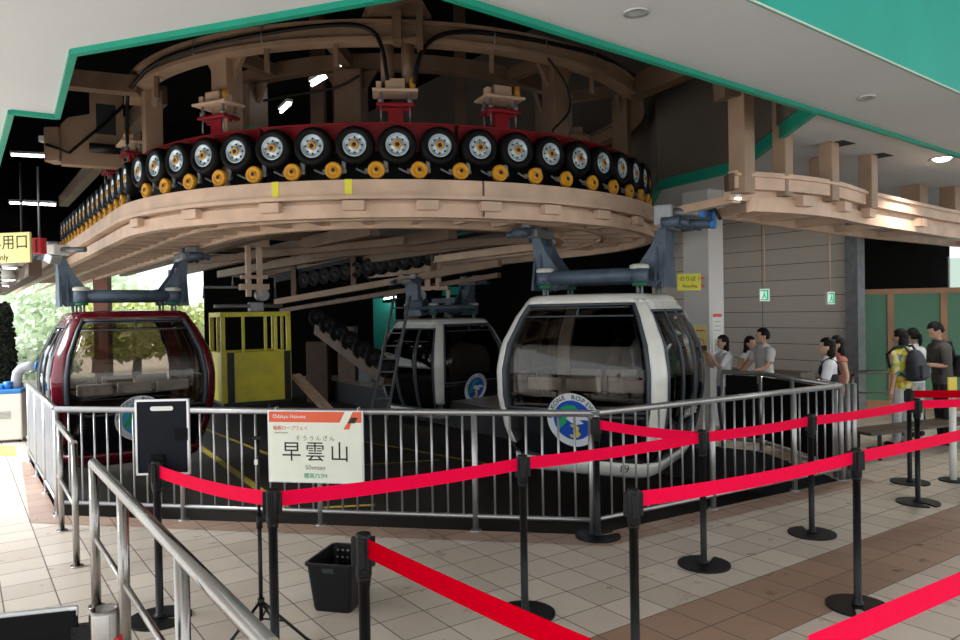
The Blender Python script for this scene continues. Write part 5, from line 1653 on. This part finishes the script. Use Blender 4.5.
def person(label, loc, rz, h, arms, shirt, trousers, hair='short', yaw=0.0, nod=0.0, sleeve=0.5, group=None, slim=1.0, lean=0.0, legs=((0, 0), (0, 0)), shoes='black', skirt=False, hairmat='hair'):
    t = thing('person', label, 'person', (loc.x, loc.y, 0), rz)
    k = h/1.70
    V = lambda x, y, z: Vector((x*k, y*k, z*k))
    LN = lambda z: -lean*max(0, z - 0.95)
    pel, wai, che, nek, hdb = V(0, 0, 0.93), V(0, LN(1.08), 1.09), V(0, LN(1.28), 1.28), V(0, LN(1.43) + 0.012, 1.44), V(0, LN(1.52) - 0.005, 1.53)
    vs = [pel, wai, che, nek, hdb]; ed = [(0, 1), (1, 2), (2, 3), (3, 4)]
    rd = [(0.150*k*slim, 0.105*k*slim), (0.120*k*slim, 0.088*k*slim), (0.140*k*slim, 0.098*k*slim), 0.054*k, 0.050*k]
    A = {}
    for s, nm in ((-1, 'R'), (1, 'L')):
        i = len(vs)
        fy = legs[0 if s < 0 else 1]
        hip, kn, an, to = V(s*0.088, 0, 0.87), V(s*0.095, -0.012 + fy[0]*0.5, 0.49), V(s*0.10, 0.02 + fy[0], 0.085 + fy[1]), V(s*0.115, -0.14 + fy[0], 0.035)
        vs += [hip, kn, an, to]; ed += [(0, i), (i, i+1), (i+1, i+2), (i+2, i+3)]; rd += [0.086*k*slim, 0.058*k, 0.040*k, 0.034*k]
        j = len(vs)
        el, wr = arms[nm]
        sh = V(s*0.165*slim, LN(1.38), 1.385); el = V(*el); wr = V(*wr)
        vs += [sh, el, wr]; ed += [(2, j), (j, j+1), (j+1, j+2)]; rd += [0.056*k*slim, 0.040*k*slim, 0.027*k]
        A[nm] = (sh, el, wr, hip, kn, an, to)
    body = skin_mesh(vs, ed, rd)
    bm = bmesh.new(); bm.from_mesh(body); bpy.data.meshes.remove(body)
    hm = Matrix.Translation(hdb + V(0, -0.022, 0.075)) @ Matrix.Rotation(yaw, 4, 'Z') @ Matrix.Rotation(nod, 4, 'X') @ Matrix.Diagonal((k, k, k, 1))
    head_bm(bm, hm)
    for nm in 'RL':
        sh, el, wr = A[nm][:3]
        hb_ = hand_mb(Vector((0, 0, 0)), (wr - el)/k, Vector((0, -1, 0.35)))
        bm_from(bm, hb_, Matrix.Translation(wr) @ Matrix.Diagonal((k, k, k, 1))); hb_.free()
    me = bpy.data.meshes.new('b'); bm.to_mesh(me); bm.free()
    body = remesh(me, 0.008)
    # which limb each point of the body belongs to
    seg = []
    for nm in 'RL':
        sh, el, wr, hip, kn, an, to = A[nm]
        seg += [('ua' + nm, sh, el, 0.05*k), ('fa' + nm, el, wr + (wr - el)*0.6, 0.035*k), ('th' + nm, hip, kn, 0.07*k), ('sk' + nm, kn, an, 0.05*k), ('ft' + nm, an, to, 0.04*k)]
    seg += [('to', pel, wai, 0.12*k), ('to', wai, che, 0.13*k), ('ne', nek, hdb + V(0, 0, 0.2), 0.07*k), ('to', che, nek - V(0, 0, 0.05), 0.12*k)]
    def where(p):
        best = None
        for nm, a, c, r in seg:
            d = c - a; t_ = max(0, min(1, (p - a).dot(d)/d.length_squared))
            q = (p - (a + d*t_)).length - r
            if best is None or q < best[0]: best = (q, nm, t_)
        return best[1], best[2]
    W = [where(v.co) for v in body.vertices]
    def garment(name, keep, off, mat, flare=0.0):
        g = bmesh.new(); g.from_mesh(body); g.verts.ensure_lookup_table(); g.normal_update()
        dead = [v for i, v in enumerate(g.verts) if not keep(W[i][0], W[i][1], v.co/k)]
        nrm = [v.normal.copy() for v in g.verts]
        for i, v in enumerate(g.verts): v.co = v.co + nrm[i]*off*k
        bmesh.ops.delete(g, geom=dead, context='VERTS')
        for _ in range(3): bmesh.ops.smooth_vert(g, verts=[v for v in g.verts if not v.is_boundary], factor=0.5, use_axis_x=True, use_axis_y=True, use_axis_z=True)
        m_ = bpy.data.meshes.new(name); g.to_mesh(m_); g.free()
        for p in m_.polygons: p.use_smooth = True
        o = add_obj(name, m_, mat, t)
        sd_ = o.modifiers.new('thickness', 'SOLIDIFY'); sd_.thickness = 0.006*k; sd_.offset = 1
        return o
    def shirt_keep(w, t_, p):
        if w == 'to': return p.z > 0.86
        if w[:2] == 'th': return p.z > 0.86
        if w[:2] == 'ua': return t_ <= sleeve
        if w[:2] == 'fa': return sleeve > 1 and t_ <= (sleeve - 1)/1.6
        return w == 'ne' and p.z < 1.425
    garment('shirt', shirt_keep, 0.020, shirt)
    add_obj('body', body, 'skin', t)
    if skirt:
        b = MB()
        rows = []
        for z, rx, ry in ((0.99, 0.15, 0.11), (0.90, 0.18, 0.15), (0.70, 0.22, 0.19), (0.45, 0.25, 0.22)):
            rows.append([V(rx*math.cos(2*PI*i/28), ry*math.sin(2*PI*i/28), z) for i in range(28)])
        vr = b.quadgrid(rows, True); b.face(vr[0]); b.face(vr[-1]); o = b.build('skirt', trousers, t)
    else:
        def leg_keep(w, t_, p):
            if w == 'to': return p.z < 1.0
            if w[:2] in ('th', 'sk'): return True
            return w[:2] == 'ft' and p.z > 0.07
        garment('trousers', leg_keep, 0.013, trousers)
    for nm in 'RL':
        an, to = A[nm][5:7]
        b = MB(); b.tube([an + V(0, 0.055, -0.04), an + V(0, 0.01, -0.035), to + V(0, 0.03, 0.01), to + V(0, -0.02, 0.0)], [0.036*k, 0.048*k, 0.045*k, 0.028*k], 12); b.build('shoe', shoes, t)
    # hair
    b = bmesh.new(); bmesh.ops.create_uvsphere(b, u_segments=24, v_segments=18, radius=1)
    dl = []
    for v in b.verts:
        x, y, z = v.co
        if (y < -0.55 and z < 0.36) or (z < (-0.12 if y < 0.15 else -0.60)): dl.append(v)
        wob = 1 + 0.03*math.sin(9*x + 5*z)*math.sin(7*y + 3)
        v.co = Vector((x*0.088*wob, 0.008 + y*0.106*wob, 0.012 + z*0.121*wob))
    bmesh.ops.delete(b, geom=dl, context='VERTS')
    b.transform(hm)
    me = bpy.data.meshes.new('hair'); b.to_mesh(me); b.free()
    for p in me.polygons: p.use_smooth = True
    ho = add_obj('hair', me, hairmat, t)
    so_ = ho.modifiers.new('solid', 'SOLIDIFY'); so_.thickness = 0.02*k; so_.offset = -0.6
    def lock(name, prof):
        b = MB()
        rows = []
        for z, rx, ry, cy in prof:
            rows.append([hm @ Vector((rx*math.cos(2*PI*i/20), cy + ry*math.sin(2*PI*i/20), z)) for i in range(20)])
        vr = b.quadgrid(rows, True); b.face(vr[0]); b.face(vr[-1])
        b.build(name, hairmat, t)
    if hair == 'bob': lock('hair_length', [(0.02, 0.080, 0.065, 0.045), (-0.06, 0.088, 0.062, 0.048), (-0.13, 0.088, 0.055, 0.052), (-0.165, 0.070, 0.04, 0.055)])
    if hair == 'long': lock('hair_length', [(0.02, 0.080, 0.065, 0.045), (-0.08, 0.088, 0.062, 0.05), (-0.20, 0.10, 0.05, 0.068), (-0.32, 0.095, 0.04, 0.085), (-0.37, 0.06, 0.025, 0.09)])
    if hair == 'tied': lock('ponytail', [(0.05, 0.02, 0.03, 0.10), (0.02, 0.03, 0.03, 0.13), (-0.08, 0.032, 0.03, 0.14), (-0.16, 0.015, 0.015, 0.13)])
    for s in (-1, 1):
        b = MB(); c = hm @ Vector((s*0.030, -0.083, 0.006)); b.box(c, (0.022*k, 0.010*k, 0.008*k), Matrix.Rotation(yaw, 3, 'Z'), 0.002); b.build('eye', 'ink', t)
    return t, k, hm

M['cl_white'] = mk('white_cotton', (0.78, 0.79, 0.83), 0.8, 0, 0.06, 8, 0.2)
M['cl_grey'] = mk('pale_grey_cotton', (0.56, 0.56, 0.55), 0.8, 0, 0.08, 8, 0.2)
M['cl_black'] = mk('black_cotton', (0.012, 0.013, 0.018), 0.8, 0, 0.2, 8, 0.2)
M['cl_charcoal'] = mk('charcoal_cotton', (0.075, 0.07, 0.065), 0.8, 0, 0.15, 8, 0.2)
M['cl_jean'] = mk('denim', (0.07, 0.11, 0.19), 0.8, 0, 0.15, 20, 0.2)
M['cl_coral'] = mk('coral_cotton', (0.55, 0.20, 0.14), 0.8, 0, 0.1, 8, 0.2)
M['cl_trouser'] = mk('pale_trousers', (0.50, 0.52, 0.52), 0.8, 0, 0.08, 8, 0.2)
def mk_plaid():
    m = mk('yellow_plaid', (0.55, 0.50, 0.08), 0.8)
    nt = m.node_tree; L = nt.links.new; bs = nt.nodes['Principled BSDF']
    tc = nt.nodes.new('ShaderNodeTexCoord'); v = nt.nodes.new('ShaderNodeTexVoronoi'); v.inputs['Scale'].default_value = 16
    r = nt.nodes.new('ShaderNodeValToRGB'); r.color_ramp.interpolation = 'CONSTANT'
    cs = [(0.0, (0.62, 0.55, 0.05)), (0.35, (0.40, 0.50, 0.10)), (0.55, (0.10, 0.22, 0.25)), (0.68, (0.70, 0.62, 0.30)), (0.85, (0.50, 0.30, 0.05))]
    r.color_ramp.elements[0].position = 0; r.color_ramp.elements[0].color = (*cs[0][1], 1)
    r.color_ramp.elements[1].position = cs[1][0]; r.color_ramp.elements[1].color = (*cs[1][1], 1)
    for p, c in cs[2:]:
        e = r.color_ramp.elements.new(p); e.color = (*c, 1)
    sp = nt.nodes.new('ShaderNodeSeparateColor')
    L(tc.outputs['Object'], v.inputs['Vector']); L(v.outputs['Color'], sp.inputs[0]); L(sp.outputs[0], r.inputs['Fac']); L(r.outputs['Color'], bs.inputs['Base Color'])
    return m
M['cl_plaid'] = mk_plaid()
def face_dir(dx, dy): return math.atan2(dx, -dy)     # rz so that local -Y points along (dx, dy)
def foot(px, Y):
    v = D(px, 350, Y); v.z = 0; return v
DOWN = {'R': ((-0.23, 0.02, 1.12), (-0.24, -0.05, 0.87)), 'L': ((0.23, 0.02, 1.12), (0.24, -0.05, 0.87))}

# woman taking a picture, by the pillar
t, k, hm = person('person in a white shirt holding a camera up to the face, beside the white pillar', foot(724, 11.0), face_dir(-1, -0.15), 1.47,
    {'R': ((-0.20, -0.16, 1.17), (-0.05, -0.30, 1.42)), 'L': ((0.20, -0.18, 1.18), (0.05, -0.31, 1.44))}, 'cl_white', 'cl_jean', 'bob', sleeve=0.9)
cm = thing('camera', 'small dark camera held up by the person beside the pillar', 'camera', t.matrix_world.translation, 0)
rzm = Matrix.Rotation(t.rotation_euler.z, 4, 'Z')
cm.location = Vector(t.location) + rzm @ (Vector((0, -0.36, 1.52))*k); cm.rotation_euler = (0, 0, t.rotation_euler.z)
b = MB(); b.box((0, 0, 0), (0.12, 0.04, 0.08), None, 0.008); b.build('body', 'black', cm)
b = MB(); b.cyl((0, -0.02, 0), (0, -0.075, 0), 0.03, 16); b.build('lens', 'darksteel', cm)
# couple
t, k, hm = person('person in a pale grey T-shirt with arms reaching to the rail, before the panelled wall', foot(764, 10.75), face_dir(-0.95, -0.25), 1.57,
    {'R': ((-0.22, -0.12, 1.16), (-0.14, -0.34, 1.02)), 'L': ((0.22, -0.10, 1.15), (0.14, -0.36, 1.05))}, 'cl_grey', 'cl_black', 'short', yaw=R(-15), sleeve=0.75, slim=1.08)
t, k, hm = person('person in a white sleeveless top with dark hair, facing the one in the grey T-shirt', foot(749.5, 11.25), face_dir(0.15, -1.0), 1.44,
    {'R': ((-0.22, -0.05, 1.14), (-0.16, -0.22, 1.32)), 'L': ((0.21, -0.05, 1.14), (0.10, -0.24, 1.28))}, 'cl_white', 'cl_black', 'long', yaw=R(25), sleeve=0.2)
# two women at the fence corner
t, k, hm = person('person in a white shirt under black dungarees, nearer of two at the fence corner', foot(829, 9.0), face_dir(-0.9, 0.35), 1.49,
    {'R': ((-0.23, -0.05, 1.13), (-0.16, -0.24, 1.06)), 'L': ((0.23, -0.08, 1.13), (0.16, -0.26, 1.06))}, 'cl_white', 'cl_black', 'bob', sleeve=0.85)
b = MB()
rows = []
kk = k
for z, rx, ry in ((0.88, 0.172, 0.132), (1.0, 0.163, 0.122), (1.12, 0.155, 0.120), (1.24, 0.160, 0.124)):
    rows.append([Vector((rx*math.cos(2*PI*i/28), ry*math.sin(2*PI*i/28), z))*kk for i in range(28)])
b.quadgrid(rows, True)
for s in (-1, 1):
    b.tube([Vector((s*0.09, -0.12, 1.23))*kk, Vector((s*0.10, -0.08, 1.40))*kk, Vector((s*0.10, 0.0, 1.45))*kk, Vector((s*0.10, 0.09, 1.39))*kk, Vector((s*0.08, 0.125, 1.23))*kk], 0.022*kk, 8)
b.build('bib', 'cl_black', t)
t, k, hm = person('person with long dark hair in a coral sleeveless top, behind the one in dungarees', foot(838.5, 9.6), face_dir(-1, 0.1), 1.49,
    {'R': DOWN['R'], 'L': ((0.22, 0.04, 1.12), (0.23, -0.06, 0.90))}, 'cl_coral', 'cl_black', 'long', sleeve=0.15, slim=0.92)
# yellow shirt with backpack
t, k, hm = person('person in a yellow patterned shirt and pale trousers wearing a navy backpack', foot(902, 9.95), face_dir(-0.55, 0.85), 1.55,
    {'R': ((-0.22, 0.02, 1.12), (-0.23, -0.05, 0.88)), 'L': ((0.23, 0.02, 1.12), (0.25, -0.02, 0.87))}, 'cl_plaid', 'cl_trouser', 'bob', sleeve=1.15, legs=((0.0, 0), (-0.05, 0)))
bk = bpy.data.objects.new('backpack', None)
def backpack(t, k):
    p = thing('backpack', 'navy backpack worn over the yellow patterned shirt', 'backpack', Vector(t.location) + Matrix.Rotation(t.rotation_euler.z, 4, 'Z') @ (Vector((0, 0.20, 0.98))*k), t.rotation_euler.z)
    b = MB()
    rows = []
    for z, rx, ry, cy in ((0.0, 0.10, 0.05, 0), (0.01, 0.145, 0.085, 0), (0.10, 0.155, 0.10, 0.01), (0.24, 0.150, 0.09, 0.0), (0.34, 0.125, 0.07, -0.01), (0.40, 0.08, 0.045, -0.02), (0.415, 0.02, 0.015, -0.02)):
        rows.append([Vector((rx*math.copysign(abs(math.cos(a))**0.6, math.cos(a)), cy + ry*math.copysign(abs(math.sin(a))**0.6, math.sin(a)), z)) for a in [2*PI*i/28 for i in range(28)]])
    b.quadgrid(rows, True); b.build('bag', 'cl_navy', p)
    b = MB(); b.box((0, 0.105, 0.13), (0.20, 0.05, 0.17), None, 0.02); b.build('pocket', 'cl_navy', p)
    for s in (-1, 1):
        b = MB(); b.tube([Vector((s*0.09, -0.03, 0.36)), Vector((s*0.10, -0.10, 0.46)), Vector((s*0.11, -0.22, 0.44)), Vector((s*0.12, -0.32, 0.34)), Vector((s*0.15, -0.27, 0.18)), Vector((s*0.14, -0.06, 0.06))], 0.018, 8); b.build('strap', 'cl_navy', p)
M['cl_navy'] = mk('navy_nylon', (0.018, 0.022, 0.035), 0.6, 0, 0.15, 12, 0.1)
backpack(t, k)
bpy.data.objects.remove(bk)
t, k, hm = person('person in a white top with tied dark hair, half hidden behind the yellow shirt', foot(914, 10.75), face_dir(-0.4, 0.9), 1.53,
    DOWN, 'cl_white', 'cl_trouser', 'tied', sleeve=0.6)
# man with phone
t, k, hm = person('person in a charcoal top looking down at a phone, at the right edge', foot(943, 10.1), face_dir(-0.95, 0.1), 1.63,
    {'R': ((-0.22, -0.06, 1.12), (-0.07, -0.30, 1.14)), 'L': ((0.22, -0.06, 1.12), (0.08, -0.31, 1.14))}, 'cl_charcoal', 'cl_black', 'short', nod=R(28), sleeve=0.95, slim=1.08, lean=0.12)
ph = thing('phone', 'blue cased phone held by the person in the charcoal top', 'phone', Vector(t.location) + Matrix.Rotation(t.rotation_euler.z, 4, 'Z') @ (Vector((0, -0.41, 1.20))*k), t.rotation_euler.z)
b = MB(); b.box((0, 0, 0), (0.075, 0.012, 0.15), Matrix.Rotation(R(-55), 3, 'X'), 0.004); b.build('case', 'bluepl', ph)
b = MB(); b.tube([Vector((0.15, -0.10, 1.0))*k, Vector((0.14, -0.13, 1.25))*k, Vector((0.12, -0.08, 1.43))*k, Vector((0.10, 0.05, 1.45))*k, Vector((0.02, 0.13, 1.3))*k, Vector((-0.12, 0.14, 1.05))*k], 0.022, 8); b.build('strap', 'cl_navy', t)
bg_ = thing('shoulder_bag', 'dark bag on the back of the person in the charcoal top', 'bag', Vector(t.location) + Matrix.Rotation(t.rotation_euler.z, 4, 'Z') @ (Vector((-0.02, 0.22, 0.98))*k), t.rotation_euler.z)
b = MB(); b.box((0, 0, 0.12), (0.30, 0.12, 0.30), None, 0.04); b.build('body', 'cl_navy', bg_)
b = MB(); b.box((0, 0.07, 0.10), (0.2, 0.03, 0.14), None, 0.012); b.build('pocket', 'cl_navy', bg_)
